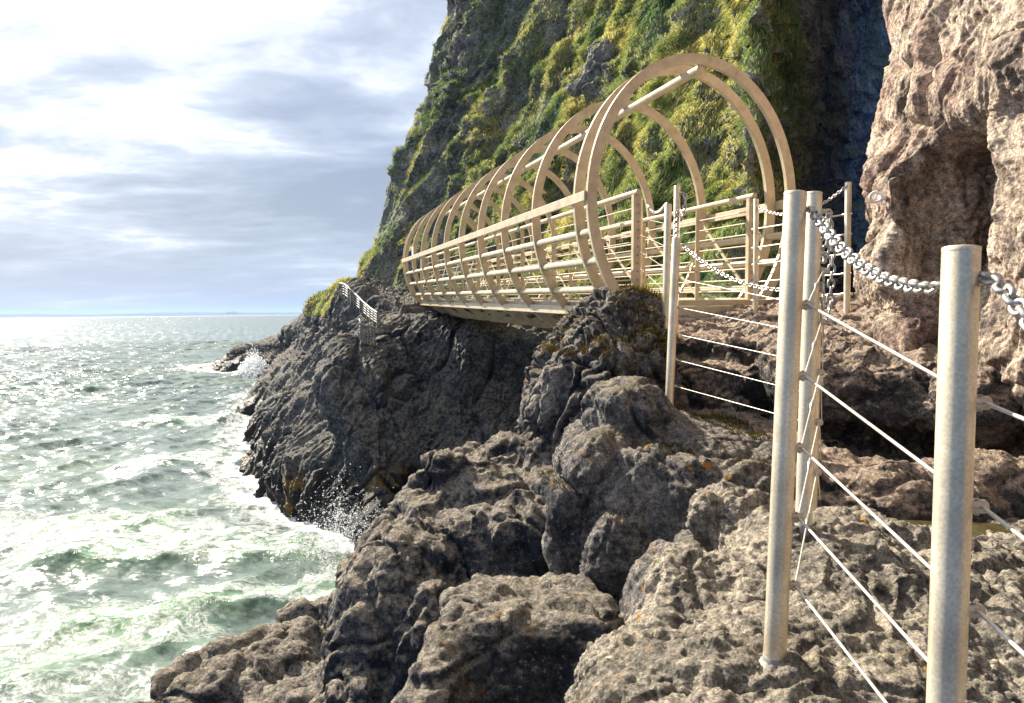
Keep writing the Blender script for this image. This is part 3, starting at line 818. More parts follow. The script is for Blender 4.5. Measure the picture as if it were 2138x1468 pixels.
    # tapering trail of foam behind the crest
    foam = np.maximum(foam, .46 * np.exp(-((Y - (17.6 + .12 * X)) / 1.6) ** 2) * sstep(X, -16, -8) * (1 - sstep(X, -3.5, -2)))
    V = np.stack([X + DX, Y + DY, SEA + Z], 1)
    N = vnormals(V.astype(np.float32), Q)
    if N[:, 2].mean() < 0: Q = Q[:, ::-1]
    m, t, b = new_mat("sea_water")
    geo = t.node('ShaderNodeNewGeometry'); pos = geo.outputs['Position']
    at = t.node('ShaderNodeAttribute', attribute_name='foam').outputs['Fac']
    lf = t.node('ShaderNodeAttribute', attribute_name='lift').outputs['Fac']
    dist = t.vmath('LENGTH', pos)
    n_f = t.noise(t.scalev(pos, (1, 1, .4)), 2.2, 9, 0.68, 0.5)
    n_s = t.noise(pos, 9.0, 5, 0.65)
    lace = t.math('SUBTRACT', 1.0, t.math('ABSOLUTE', t.math('MULTIPLY', t.math('SUBTRACT', n_f, 0.5), 5.0)))
    base_f = t.math('ADD', at, t.math('MULTIPLY', t.math('SUBTRACT', n_f, 0.52), 1.7))
    fz = t.step(t.math('ADD', base_f, t.math('MULTIPLY', t.math('SUBTRACT', n_s, .5), .6)), 0.34, 0.62)
    fl = t.math('MULTIPLY', t.step(lace, 0.72, 0.97), t.step(at, 0.05, 0.35))
    fz = t.math('MAXIMUM', fz, t.math('MULTIPLY', fl, 0.4))
    deep = t.mix(t.step(t.noise(pos, .12, 3), .4, .6), (0.105, 0.140, 0.127), (0.135, 0.175, 0.140))
    deep = t.mix(t.step(lf, 0.05, 0.5), deep, (0.13, 0.25, 0.125))
    col = t.mix(fz, deep, (0.58, 0.60, 0.60))
    t.put(b.inputs['Base Color'], col)
    t.put(b.inputs['Roughness'], t.mix(fz, (0.20, 0.20, 0.20), (0.85, 0.85, 0.85)))
    b.inputs['IOR'].default_value = 1.33
    # ripples: slopes straight from noise, at several sizes
    def slope(sc, det, k):
        n = t.noise(t.scalev(pos, (1.0, 1.35, 1.0)), sc, det, 0.62, 0.4, col=True)
        return t.vmath('SCALE', t.vmath('MULTIPLY', t.vmath('SUBTRACT', n, (.5, .5, .5)), (1.0, 1.0, 0.0)), k)
    sl = t.vmath('ADD', slope(0.55, 3, t.math('MULTIPLY', t.step(dist, 25, 140), 1.7)), t.vmath('ADD', slope(2.1, 4, 1.5), slope(8.0, 3, 0.9)))
    calm = t.math('ADD', .75, t.math('MULTIPLY', t.step(t.noise(pos, .05, 3), .4, .6), .4))
    nrm = t.vmath('NORMALIZE', t.vmath('ADD', geo.outputs['Normal'], t.vmath('SCALE', sl, calm)))
    bp = t.node('ShaderNodeBump', ins={'Height': t.math('MULTIPLY', fz, n_s), 'Strength': 0.6, 'Distance': 0.08, 'Normal': nrm})
    t.put(b.inputs['Normal'], bp.outputs[0])
    o = np_mesh("sea", V, Q, m, attrs={'foam': foam, 'lift': lift})
    put(o, kind='structure')
build_sea()

# low blue land across the water
def build_coast():
    g = np.random.default_rng(3)
    n = 400
    x = np.linspace(-11500, 300, n); y0 = 14500
    u = np.linspace(0, 1, n)
    h = 12 + 90 * np.clip(fbm(np.stack([x / 2600, x * 0, x * 0], 1), 4, .5) + .35, 0, None) * (1 - .75 * u) + 16 * np.abs(fbm(np.stack([x / 420, x * 0 + 4, x * 0], 1), 3)) + 25
    h *= sstep(u, 0, .04) * (1 - sstep(u, .93, 1))
    rows = []
    for k, (dy, f) in enumerate([(0, 0), (250, .35), (700, .8), (1400, 1.0), (2600, .6), (3600, 0)]):
        rows.append(np.stack([x, y0 + dy + 0 * x, SEA - 3 + f * h + (f > 0) * 6 * g.random(n)], 1))
    V = np.concatenate(rows); Q = grid_quads(6, n)
    m, t, b = new_mat("far_land")
    geo = t.node('ShaderNodeNewGeometry')
    t.put(b.inputs['Base Color'], t.ramp(t.noise(geo.outputs['Position'], .004, 5), [(.4, (.02, .035, .03)), (.6, (.05, .06, .045))]))
    b.inputs['Roughness'].default_value = 1.0
    o = np_mesh("far_hills", V, Q[:, ::-1], m)
    put(o, kind='structure')
build_coast()
# ------------------------------------------------------------------ made things
def metal_mat(name, colr, metallic, rough, speck=0.25, rust=0.0, bump=0.05):
    m, t, b = new_mat(name)
    geo = t.node('ShaderNodeNewGeometry'); pos = geo.outputs['Position']
    n = t.noise(pos, 160, 4, 0.7); n2 = t.noise(pos, 7, 5, 0.6)
    c = t.mix(1.0, colr, t.ramp(n, [(.35, (1 - speck,) * 3), (.65, (1 + speck * .5,) * 3)]), 'MULTIPLY')
    c = t.mix(1.0, c, t.ramp(n2, [(.35, (.80, .78, .74)), (.6, (1.05, 1.05, 1.05))]), 'MULTIPLY')
    if rust:
        rz = t.math('MULTIPLY', t.step(t.noise(t.scalev(pos, (1, 1, .35)), 13, 6, .7), .60, .72), rust)
        c = t.mix(rz, c, (0.30, 0.14, 0.05))
    t.put(b.inputs['Base Color'], c)
    b.inputs['Metallic'].default_value = metallic
    t.put(b.inputs['Roughness'], t.math('ADD', rough, t.math('MULTIPLY', t.math('SUBTRACT', n2, .5), .25)))
    bp = t.node('ShaderNodeBump', ins={'Height': n, 'Strength': bump, 'Distance': .01})
    t.put(b.inputs['Normal'], bp.outputs[0])
    return m
M_PAINT = metal_mat("cream_painted_steel", (0.51, 0.425, 0.29), 0.0, 0.42, 0.12, 0.55)
M_POST = metal_mat("satin_post_steel", (0.74, 0.645, 0.475), 0.58, 0.36, 0.20, 0.14)
M_STEEL = metal_mat("galvanised_steel", (0.48, 0.46, 0.43), 0.75, 0.38, 0.25, 0.1)
M_CABLE = metal_mat("wire_cable_steel", (0.66, 0.62, 0.54), 0.35, 0.40, 0.20)
M_GREY = metal_mat("weathered_grey_steel", (0.24, 0.235, 0.225), 0.2, 0.5, 0.15, 0.2)
def simple_mat(name, colr, rough=0.8):
    m, t, b = new_mat(name)
    geo = t.node('ShaderNodeNewGeometry')
    n = t.noise(geo.outputs['Position'], 9, 8, .65)
    t.put(b.inputs['Base Color'], t.mix(1.0, colr, t.ramp(n, [(.3, (.6, .6, .6)), (.7, (1.2, 1.2, 1.2))]), 'MULTIPLY'))
    b.inputs['Roughness'].default_value = rough
    bp = t.node('ShaderNodeBump', ins={'Height': n, 'Strength': .4, 'Distance': .02}); t.put(b.inputs['Normal'], bp.outputs[0])
    return m
M_CONC = simple_mat("weathered_concrete", (0.30, 0.28, 0.25))
M_WHITE = simple_mat("white_plastic", (0.75, 0.77, 0.80), .5)

class MB:
    """collects shapes into one mesh"""
    def __init__(self): self.V = []; self.F = []; self.S = []
    def add(self, V, F, smooth=False):
        o = len(self.V); self.V += [tuple(map(float, p)) for p in V]
        self.F += [tuple(i + o for i in f) for f in F]; self.S += [smooth] * len(F)
    def tube(self, pts, r, n=10, closed=False, caps=True, radii=None):
        pts = [Vector(p) for p in pts]; m = len(pts); rings = []
        ref = None
        for i in range(m):
            a = pts[(i - 1) % m] if (closed or i > 0) else pts[i]
            b = pts[(i + 1) % m] if (closed or i < m - 1) else pts[i]
            tg = (b - a).normalized()
            if ref is None:
                ref = Vector((0, 0, 1)) if abs(tg.z) < .9 else Vector((1, 0, 0))
            s = tg.cross(ref)
            if s.length < 1e-5: s = tg.orthogonal()
            s.normalize(); ref = s.cross(tg).normalized()
            rr = radii[i] if radii else r
            rings.append([pts[i] + (s * math.cos(2 * math.pi * k / n) + ref * math.sin(2 * math.pi * k / n)) * rr for k in range(n)])
        V = [p for ring in rings for p in ring]; F = []
        for i in range(m if closed else m - 1):
            j = (i + 1) % m
            for k in range(n):
                F.append((i * n + k, j * n + k, j * n + (k + 1) % n, i * n + (k + 1) % n)[::-1])
        if caps and not closed:
            self.add(V, F, True)
            o = len(V); self.add(rings[0], [tuple(range(n))], False); self.add(rings[-1], [tuple(range(n))[::-1]], False)
        else: self.add(V, F, True)
    def box(self, c, ax, ay, az, bev=0.0):
        """box with centre c and half-axis vectors"""
        c, ax, ay, az = map(Vector, (c, ax, ay, az))
        if bev <= 0:
            V = [c + ax * x + ay * y + az * z for x in (-1, 1) for y in (-1, 1) for z in (-1, 1)]
            F = [(0, 1, 3, 2), (4, 6, 7, 5), (0, 4, 5, 1), (2, 3, 7, 6), (0, 2, 6, 4), (1, 5, 7, 3)]
            self.add(V, F); return
        bm = bmesh.new(); bmesh.ops.create_cube(bm, size=2)
        for v in bm.verts: v.co = Vector((v.co.x * ax.length, v.co.y * ay.length, v.co.z * az.length))
        bmesh.ops.bevel(bm, geom=list(bm.edges), offset=bev, segments=1, affect='EDGES')
        x, y, z = ax.normalized(), ay.normalized(), az.normalized()
        bm.verts.index_update()
        self.add([c + x * v.co.x + y * v.co.y + z * v.co.z for v in bm.verts], [tuple(v.index for v in f.verts) for f in bm.faces])
        bm.free()
    def bar(self, a, b, w, h, up=(0, 0, 1), bev=0.0):
        """flat bar from a to b, w across, h along up"""
        a, b = Vector(a), Vector(b); d = (b - a); s = d.cross(Vector(up)).normalized(); u = s.cross(d).normalized()
        self.box((a + b) / 2, d / 2, s * w / 2, u * h / 2, bev)
    def build(self, name, mat, parent=None):
        me = bpy.data.meshes.new(name); me.from_pydata(self.V, [], self.F)
        me.polygons.foreach_set('use_smooth', self.S); me.materials.append(mat); me.update()
        bm = bmesh.new(); bm.from_mesh(me); bmesh.ops.recalc_face_normals(bm, faces=bm.faces); bm.to_mesh(me); bm.free()
        o = bpy.data.objects.new(name, me); COL.objects.link(o)
        if parent is not None: o.parent = parent
        return o

def copy_tree(o, parent=None):
    kids = list(o.children)
    c = o.copy(); COL.objects.link(c)
    if parent is not None: c.parent = parent
    for k in kids: copy_tree(k, c)
    return c

def hit(u, v, V, tol=0.0025):
    """nearest point of a rock surface along the line of sight through (u, v)"""
    w_ = _F + (u - CU) / FPX * _RT + (CV - v) / FPX * _UP
    w_ = w_ / np.linalg.norm(w_)
    t = V @ w_
    dd = np.linalg.norm(V - t[:, None] * w_, axis=1) / np.maximum(t, .1)
    m = (dd < tol) & (t > .3)
    if not m.any(): m = (dd < tol * 4) & (t > .3)
    i = np.where(m)[0]; return V[i[np.argmin(t[i])]]

def ground_z(x, y, V, r=.045):
    m = (np.abs(V[:, 0] - x) < r) & (np.abs(V[:, 1] - y) < r)
    return float(np.percentile(V[m][:, 2], 70)) if m.any() else None

# ---------------------------------------------------------------- the tubular bridge
def build_bridge():
    ox, oy, yaw, pit = 2.0387, 8.6008, 0.2681, 0.021
    a, zb, zt, s, s0, hw = 1.279, -.40, 2.803, 1.6125, .40, .707
    zc, b = (zb + zt) / 2, (zt - zb) / 2
    d = Vector((-math.sin(yaw) * math.cos(pit), math.cos(yaw) * math.cos(pit), math.sin(pit)))
    r = Vector((math.cos(yaw), math.sin(yaw), 0)); u = r.cross(d)
    B = empty("footbridge"); Mx = Matrix.Identity(4)
    for i in range(3): Mx[i][0], Mx[i][1], Mx[i][2] = r[i], d[i], u[i]
    Mx[0][3], Mx[1][3] = ox, oy
    B.matrix_world = Mx
    put(B, "cream steel tubular footbridge of oval hoops spanning the gap to the far cliff", "footbridge")
    # hoops
    ys = [0, s0] + [s0 + s * (k + 1) for k in range(9)] + [s0 + 9 * s + .34]
    n = 96; mb = MB(); V = []; F = []
    hr, ha = .056, .026                        # half radial, half axial size
    for k in range(n):
        t = 2 * math.pi * k / n
        nx_, nz = math.cos(t) / a, math.sin(t) / b; L = math.hypot(nx_, nz); nx_ /= L; nz /= L
        px, pz = (a - hr) * math.cos(t), zc + (b - hr) * math.sin(t)
        for (e, f) in ((-hr, -ha), (hr, -ha), (hr, ha), (-hr, ha)):
            V.append((px + nx_ * e, f, pz + nz * e))
    for k in range(n):
        j = (k + 1) % n
        for q in range(4):
            F.append((k * 4 + q, k * 4 + (q + 1) % 4, j * 4 + (q + 1) % 4, j * 4 + q))
    mb.add(V, F)
    # little joint plates where the hoop is bolted together
    for z in (1.62,):
        for sg in (-1, 1):
            x = sg * a * math.sqrt(1 - ((z - zc) / b) ** 2)
            mb.box((x - sg * hr, 0, z), (hr + .003, 0, 0), (0, ha + .003, 0), (0, 0, .008))
    ring = mb.build("hoop", M_PAINT, B)
    for y in ys[1:]:
        c = ring.copy(); COL.objects.link(c); c.location = (0, y, 0)
    ye = ys[-1] + .04; y0 = -.05
    def xe(z, ins=.056): return (a - ins) * math.sqrt(max(0, 1 - ((z - zc) / (b - ins)) ** 2))
    mb = MB(); mb.tube([(0.06, .0, zt - .15), (0.06, ye, zt - .15)], .05, 16); mb.build("top_tube", M_PAINT, B)
    for sg in (-1, 1):
        mb = MB(); x = sg * (xe(1.22, 0) + .012); mb.bar((x, -.02 if sg > 0 else .0, 1.235), (x, ye, 1.235), .03, .105, bev=.004); mb.build("outer_rail", M_PAINT, B)
        for z in (.86, .55, .24):
            mb = MB(); x = sg * (xe(z) - .004); mb.tube([(x, .0, z), (x, ye, z)], .044, 14); mb.build("outer_tube", M_PAINT, B)
        mb = MB(); x = sg * .82
        mb.box((x, ye / 2 + .03, -.015), (.02, 0, 0), (0, ye / 2 + .02, 0), (0, 0, .058), .004); mb.build("edge_beam", M_PAINT, B)
        mb = MB(); mb.box((sg * .755, ye / 2, .085), (.012, 0, 0), (0, ye / 2 - .02, 0), (0, 0, .05), .003); mb.build("toe_board", M_PAINT, B)
        # inner railing
        mb = MB(); mb.tube([(sg * hw, y0 - .02, 1.285), (sg * hw, ye, 1.285)], .031, 14)
        mb.build("handrail", M_PAINT, B)
        ny = 10
        py = [y0 + .02] + [s0 + s * k + .8 for k in range(0, 9)] + [ye - .1]
        for i, y in enumerate(py):
            end = i in (0, len(py) - 1)
            mb = MB()
            if end:
                mb.box((sg * hw, y, .66), (.042, 0, 0), (0, .006, 0), (0, 0, .60), .002)
                mb.box((sg * hw - .036, y + .03, .66), (.006, 0, 0), (0, .03, 0), (0, 0, .60), .002)
            else:
                mb.box((sg * hw, y, .65), (.030, 0, 0), (0, .008, 0), (0, 0, .60), .002); mb.box((sg * hw, y + .03, .65), (.006, 0, 0), (0, .024, 0), (0, 0, .598), .002)
            p = mb.build("railing_post", M_PAINT, B)
            if i == 0:
                for k in range(12):
                    bb = MB(); bb.tube([(sg * hw + .008, y - .020, .16 + k * .09), (sg * hw + .008, y - .004, .16 + k * .09)], .009, 8)
                    bb.build("bolt", M_GREY, p)
        for z in [1.12, .99, .86, .73, .60, .47, .34, .21]:
            mb = MB(); mb.tube([(sg * hw, y0 + .02, z), (sg * hw, ye - .1, z)], .0075, 8); mb.build("railing_wire", M_PAINT, B)
        for i in range(len(py) - 1):
            mb = MB()
            if sg > 0 or i > 4:
                lo, hi = (py[i] + .03, py[i + 1] - .03)
                mb.bar((sg * (hw + .03), lo if sg > 0 else hi, .14), (sg * (hw + .03), hi if sg > 0 else lo, 1.1), .012, .04)
                mb.build("brace", M_PAINT, B)
    mb = MB()
    for i in range(int(ye / .25)):
        mb.box((0, .02 + .25 * i + .12, .018), (.735, 0, 0), (0, .118, 0), (0, 0, .015))
    mb.build("deck", M_PAINT, B)
    for y in ys:
        mb = MB(); mb.box((0, y, -.055), (.80, 0, 0), (0, .03, 0), (0, 0, .045)); mb.build("cross_beam", M_PAINT, B)
    for i in range(1, len(ys) - 2):
        mb = MB(); mb.bar((-.76, ys[i] + .05, -.085), (.76, ys[i + 1] - .05, -.085), .07, .012); mb.bar((.76, ys[i] + .05, -.100), (-.76, ys[i + 1] - .05, -.100), .07, .012)
        mb.build("cross_bracing", M_PAINT, B)
    mb = MB(); mb.box((0, -.10, .085), (.745, 0, 0), (0, .035, 0), (0, 0, .032), .004); mb.build("threshold_beam", M_PAINT, B)
    mb = MB(); mb.box((0, -.105, -.012), (.785, 0, 0), (0, .045, 0), (0, 0, .060), .004); mb.build("end_beam", M_PAINT, B)
    # supports
    W = lambda x, y, z: Mx @ Vector((x, y, z))
    mb = MB(); mb.box(W(0, -.12, -.16), r * 1.05, d * .22, u * .085, .02)
    put(mb.build("concrete_sill", M_CONC), "low concrete sill under the near end of the footbridge", "concrete sill")
    mb = MB(); mb.box(W(-.25, ye - .2, -.36), r * 1.0, d * .42, u * .24, .03)
    put(mb.build("concrete_abutment", M_CONC), "concrete block carrying the far end of the footbridge", "concrete block")
    # small white notice clipped on the far rail
    sg_ = MB(); sg_.box(W(-1.29, ys[9] - .25, 1.37), r * .008, d * .13, u * .15, .003)
    put(sg_.build("notice_plate", M_WHITE), "small blank white plate fixed to the outer rail near the far end", "notice")
    return Mx
BM = build_bridge()

# ---------------------------------------------------------------- posts with cables
GV = PATHV
RAILV = np.concatenate([PATHV[::3], KNOBV[::3], SLABV[::5]])
def post_mesh(parent, foot, top, rad, name="post", collar=False, mat=None):
    foot, top = Vector(foot), Vector(top); ax = (top - foot).normalized()
    mb = MB(); mb.tube([foot - ax * .10, top - ax * .004, top], rad, 28, radii=[rad, rad, rad * .94])
    p = mb.build(name, mat or M_POST, parent)
    c = MB(); c.tube([top - ax * .0035, top + ax * .004, top + ax * .0055], rad, 28, radii=[rad * 1.012, rad * 1.012, rad * .85]); c.build("cap", mat or M_POST, p)
    if collar:
        c = MB(); c.tube([foot - ax * .03, foot + ax * .006, foot + ax * .010], rad, 28, radii=[rad * 1.10, rad * 1.08, rad * 1.01]); c.build("collar", M_GREY, p)
    return p
def lug(parent, at, direction, r=.011, ln=.035):
    at = Vector(at); dv = Vector(direction).normalized()
    mb = MB(); mb.tube([at - dv * .02, at + dv * (ln - .003), at + dv * ln], r * 1.05, 16, radii=[r * 1.05, r * 1.05, r * .85])
    up_ = Vector((0, 0, 1)); mb.tube([at + dv * ln * .55 - up_ * r * 1.25, at + dv * ln * .55 + up_ * r * 1.25], r * .35, 8)
    return mb.build("cable_clamp", M_STEEL, parent)
def cable(parent, pts, r=.004, name="cable", turn=None):
    mb = MB(); mb.tube(pts, r, 8); c = mb.build(name, M_CABLE, parent)
    if turn is not None:
        a, b = Vector(pts[0]), Vector(pts[-1]); d = (b - a).normalized(); m = a.lerp(b, turn)
        t = MB(); t.tube([m - d * .05, m - d * .045, m - d * .012, m - d * .010, m + d * .010, m + d * .012, m + d * .045, m + d * .05], r, 12,
                         radii=[r * 1.2, r * 2, r * 2, r * 2.8, r * 2.8, r * 2, r * 2, r * 1.2]); t.build("turnbuckle", M_STEEL, c)
    return c
VX = Vector((1, 0, 0))
def pv(u, v, d): return Vector(P(u, v, d))
def axis_at(foot, top, z):
    foot, top = Vector(foot), Vector(top); return foot.lerp(top, (z - foot.z) / (top.z - foot.z))

def build_railing():
    Rl = empty("cable_railing", P(1620, 1385, 1.96))
    put(Rl, "path railing of round metal posts and taut wire cables along the seaward edge", "railing")
    inv = Rl.matrix_world.inverted()
    Rl.location = (0, 0, 0)
    D = dict(near=(1.25, (2007, 522), (1970, 1600)), tall=(1.96, (1661, 405), (1617, 1388)), twin=(2.70, (1699, 405), (1677, 1112)),
             low=(3.75, (1703, 607), (1693, 1103)), ledge=(5.1, (1412, 499), (1396, 870)), step=(6.15, (1395, 428), (1388, 742)), land=(6.75, (1414, 390), (1409, 675)), end=(8.62, (1337.5, 415), (1335, 650)))
    rad = dict(near=.0285, tall=.0285, twin=.0285, low=.0285, ledge=.0285, step=.0285, land=.0285, end=.0285)
    posts = {}
    for k, (dd, tp, ft) in D.items():
        top, foot = pv(*tp, dd), pv(*ft, dd)
        gz = ground_z(foot.x, foot.y, RAILV)
        if gz is not None and k != 'near':
            foot = axis_at(foot, top, gz)
        pm = post_mesh(Rl, foot, top, rad[k], "post", collar=k in ('tall', 'twin'))
        posts[k] = (pm, foot, top)
    def side(k, z): return axis_at(posts[k][1], posts[k][2], z)
    # cables between the two nearest posts, and on past the nearest one
    off = Vector((.030, -.012, 0))
    tallz = [P(1672, vv, 1.96)[2] for vv in (637, 785, 935, 1080, 1222)]
    nearz = [P(2000, vv, 1.25)[2] for vv in (842, 1058, 1275, 1482, 1690)]
    twinz = [P(1700, vv, 2.70)[2] for vv in (566, 672, 778, 882, 986)]
    lowz = [P(1710, vv, 3.75)[2] for vv in (700, 803, 883, 958, 1040)]
    ledz = [P(1410, vv, 5.1)[2] for vv in (583, 642, 698, 751, 806)]
    for i in range(5):
        a = side('tall', tallz[i]) + off; b = side('near', nearz[i]) + Vector((-.02, .012, 0)); b2 = side('near', nearz[i]) + off
        if i < 5:
            lug(posts['tall'][0], side('tall', tallz[i]) + VX * .02, VX)
            cable(Rl, [a + VX * .012, b2 + VX * .012], .0036)
        lug(posts['near'][0], side('near', nearz[i]) + VX * .02, VX)
        c3 = pv(2330, [955, 1270, 1545, 1800, 2050][i], .98)
        cable(Rl, [b2 + VX * .014, c3], .0036)
        tw = side('twin', twinz[i]) + off * .9
        lug(posts['twin'][0], side('twin', twinz[i]) + VX * .02, VX)
        cable(Rl, [a + VX * .010 + Vector((0, .004, 0)), tw + VX * .01], .0024, turn=.5)
        lw = side('low', lowz[i]) + off * .9
        lug(posts['low'][0], side('low', lowz[i]) + VX * .015, VX, .009, .03)
        cable(Rl, [tw + VX * .014, lw + VX * .012], .0022)
        le = side('ledge', ledz[i])
        lug(posts['ledge'][0], le + VX * .022, VX, .008, .022)
        cable(Rl, [le + VX * .03, side('low', P(1703, (639, 697, 758, 822, 883)[i], 3.75)[2]) - VX * .02], .0024)
        # up the steps to the landing and the bridge
        zs = [P(1395, vv, 6.15)[2] for vv in (468, 516, 562, 610, 655)][i]
        st = side('step', zs); ln_ = side('land', [P(1412, vv, 6.75)[2] for vv in (432, 478, 522, 566, 610)][i]); en = side('end', [P(1337, vv, 8.62)[2] for vv in (455, 490, 525, 560, 595)][i])
        cable(Rl, [le + Vector((.025, .02, 0)), ln_ + VX * .03], .0028)
        lug(posts['land'][0], ln_ + VX * .02, VX, .008, .018)
        cable(Rl, [st, en], .0028)
    for k in ('tall', 'near', 'twin'):
        zt = {'tall': P(1690, 437, 1.96)[2], 'near': P(2045, 578, 1.25)[2], 'twin': P(1712, 441, 2.7)[2]}[k]
        lug(posts[k][0], side(k, zt) + VX * .02, VX, .0075, .03)
    return Rl, posts
RAIL, POSTS = build_railing()
def build_grout():
    # a rough collar of mortar around the foot of the tall post
    pm, foot, top = POSTS['tall']
    g = np.random.default_rng(11); V = []; F = []; n = 40; rs = [.026, .031, .037, .044, .052]
    for j, r_ in enumerate(rs):
        for k in range(n):
            q = 2 * math.pi * k / n; wob = 1 + (.22 * math.sin(2 * q + 1) + .15 * math.sin(5 * q) + .08 * g.normal()) * j / 4
            V.append((foot.x + r_ * wob * math.cos(q), foot.y + r_ * wob * math.sin(q), foot.z + .006 - .040 * (j / 4) ** 1.2 + .002 * g.normal()))
    for j in range(4):
        for k in range(n): F.append((j * n + k, (j + 1) * n + k, (j + 1) * n + (k + 1) % n, j * n + (k + 1) % n))
    mb = MB(); mb.add(V, F, True); mb.build("grout", simple_mat("pale_mortar", (.30, .28, .25)), RAIL)
build_grout()

def build_gate_rail():
    Rl = empty("cable_railing")
    put(Rl, "short railing of two thin posts and five rods closing off the dark gully", "railing")
    f = (8.3, (1579, 417), (1577, 668)); g = (7.0, (1771, 382), (1768, 656))
    ps = []
    for dd, tp, ft in (f, g):
        top, foot = pv(*tp, dd), pv(*ft, dd)
        gz = ground_z(foot.x, foot.y, RAILV)
        if gz is not None: foot = axis_at(foot, top, gz)
        ps.append((post_mesh(Rl, foot, top, .0285), foot, top))
    for v1, v2 in zip((478, 517, 552, 589, 627), (447, 489, 530, 571, 613)):
        a = axis_at(ps[0][1], ps[0][2], P(1578, v1, 8.3)[2]); b = axis_at(ps[1][1], ps[1][2], P(1770, v2, 7.0)[2])
        d = (b - a).normalized()
        cable(Rl, [a - d * .07, b + d * .05], .0075, "rod")
        lug(ps[0][0], a - d * .055, -d, .012, .02); lug(ps[1][0], b - d * .045, d, .012, .02)
    return ps
GATE = build_gate_rail()

# ---------------------------------------------------------------- chains
def chain(pts, label, pitch=.0215, wire=.0046, ln=.0365, wd=.030, group=None, sag=0.0, twist=0.0):
    pts = [np.array(p, float) for p in pts]
    if sag:
        a, b = pts[0], pts[-1]
        pts = [a + (b - a) * t - np.array([0, 0, sag * 4 * t * (1 - t)]) for t in np.linspace(0, 1, 40)]
    else:
        pts = list(catmull(np.array(pts), np.linspace(0, len(pts) - 1, 12 * len(pts))))
    pts = np.array(pts); seg = np.linalg.norm(np.diff(pts, axis=0), axis=1); cum = np.r_[0, np.cumsum(seg)]
    n = max(2, int(round(cum[-1] / pitch)))
    mb = MB()
    for i in range(n):
        t = (i + .5) / n * cum[-1]
        c = np.array([np.interp(t, cum, pts[:, k]) for k in range(3)]); c2 = np.array([np.interp(min(t + .01, cum[-1]), cum, pts[:, k]) for k in range(3)]); c1 = np.array([np.interp(max(t - .01, 0), cum, pts[:, k]) for k in range(3)])
        tg = Vector(c2 - c1).normalized()
        s_ = tg.cross(Vector((0, 0, 1)))
        if s_.length < .2: s_ = tg.cross(Vector((.6, -.8, 0)))
        s_.normalize(); up = s_.cross(tg)
        ang = R(40) + (math.pi / 2 if i % 2 else 0) + twist * i + R(9) * math.sin(i * 2.3)
        side = s_ * math.cos(ang) + up * math.sin(ang)
        L, Wd = ln / 2 - wire, wd / 2 - wire
        loop = []
        for k in range(16):
            q = 2 * math.pi * k / 16
            x = math.copysign(abs(math.cos(q)) ** .75, math.cos(q)) * L; y = math.copysign(abs(math.sin(q)) ** .75, math.sin(q)) * Wd
            loop.append(Vector(c) + tg * x + side * y)
        mb.tube(loop, wire, 8, closed=True)
    o = mb.build("chain", M_STEEL)
    put(o, label, "chain", group)
    return o
nearlug = pv(2047, 578, 1.245); talllug = pv(1696, 437, 1.955); twinlug = pv(1714, 441, 2.69)
chain([talllug, pv(1967, 601, 1.27)], "heavy chain drooping between the two nearest posts", sag=.055)
chain([nearlug, pv(2085, 592, 1.19), pv(2138, 655, 1.10), pv(2230, 770, 1.0)], "darker heavy chain leaving the nearest post towards the rock wall", twist=.25)
chain([twinlug, pv(1712, 500, 2.70), pv(1720, 545, 2.71), pv(1727, 500, 2.71), pv(1732, 440, 2.72)], "short chain loop hanging high on the post behind the tall one", pitch=.026, ln=.040, wd=.029, wire=.0042)
chain([pv(1730, 446, 2.72), pv(1736, 520, 2.73), pv(1735, 600, 2.73), pv(1728, 668, 2.72), pv(1716, 640, 2.71), pv(1712, 560, 2.70)], "long loop of spare chain dangling beside the post behind the tall one", pitch=.026, ln=.040, wd=.029, wire=.0042)
chain([pv(1424, 511, 5.06), pv(1700, 603, 3.75)], "thin chain slung from the ledge post to behind the tall post", pitch=.026, ln=.038, wd=.025, wire=.0036, sag=.10)
chain([pv(1352, 428, 8.55), pv(1392, 425, 6.5)], "thin chain hanging between the posts beside the bridge handrail", pitch=.032, ln=.050, wd=.034, wire=.0055, sag=.08)
chain([pv(1422, 404, 6.72), pv(1431, 410, 6.70), pv(1428, 440, 6.68), pv(1420, 458, 6.6), pv(1413, 440, 6.6), pv(1411, 470, 6.5), pv(1411, 496, 6.4)], "chain doubled over and bunched on the landing post behind the ledge post", pitch=.034, ln=.054, wd=.042, wire=.0075)
chain([pv(1582, 432, 8.28), pv(1768, 388, 6.98)], "slack chain across the mouth of the dark gully", pitch=.032, ln=.050, wd=.034, wire=.0055, sag=.16)

# ring bolt in the wall
def build_ringbolt():
    p = hit(1846, 409, WV)
    e = empty("ring_bolt", p); put(e, "pale metal eye bolt fixed into the rock wall", "eye bolt")
    mb = MB(); mb.tube([(.05, .02, 0), (-.03, -.01, 0), (-.05, -.015, 0)], .022, 12); mb.build("shank", M_WHITE, e)
    mb = MB(); mb.tube([(-.085 + .045 * math.cos(q), -.03, .036 * math.sin(q)) for q in np.linspace(0, 2 * math.pi, 20, endpoint=False)], .012, 8, closed=True); mb.build("eye", M_WHITE, e)
build_ringbolt()

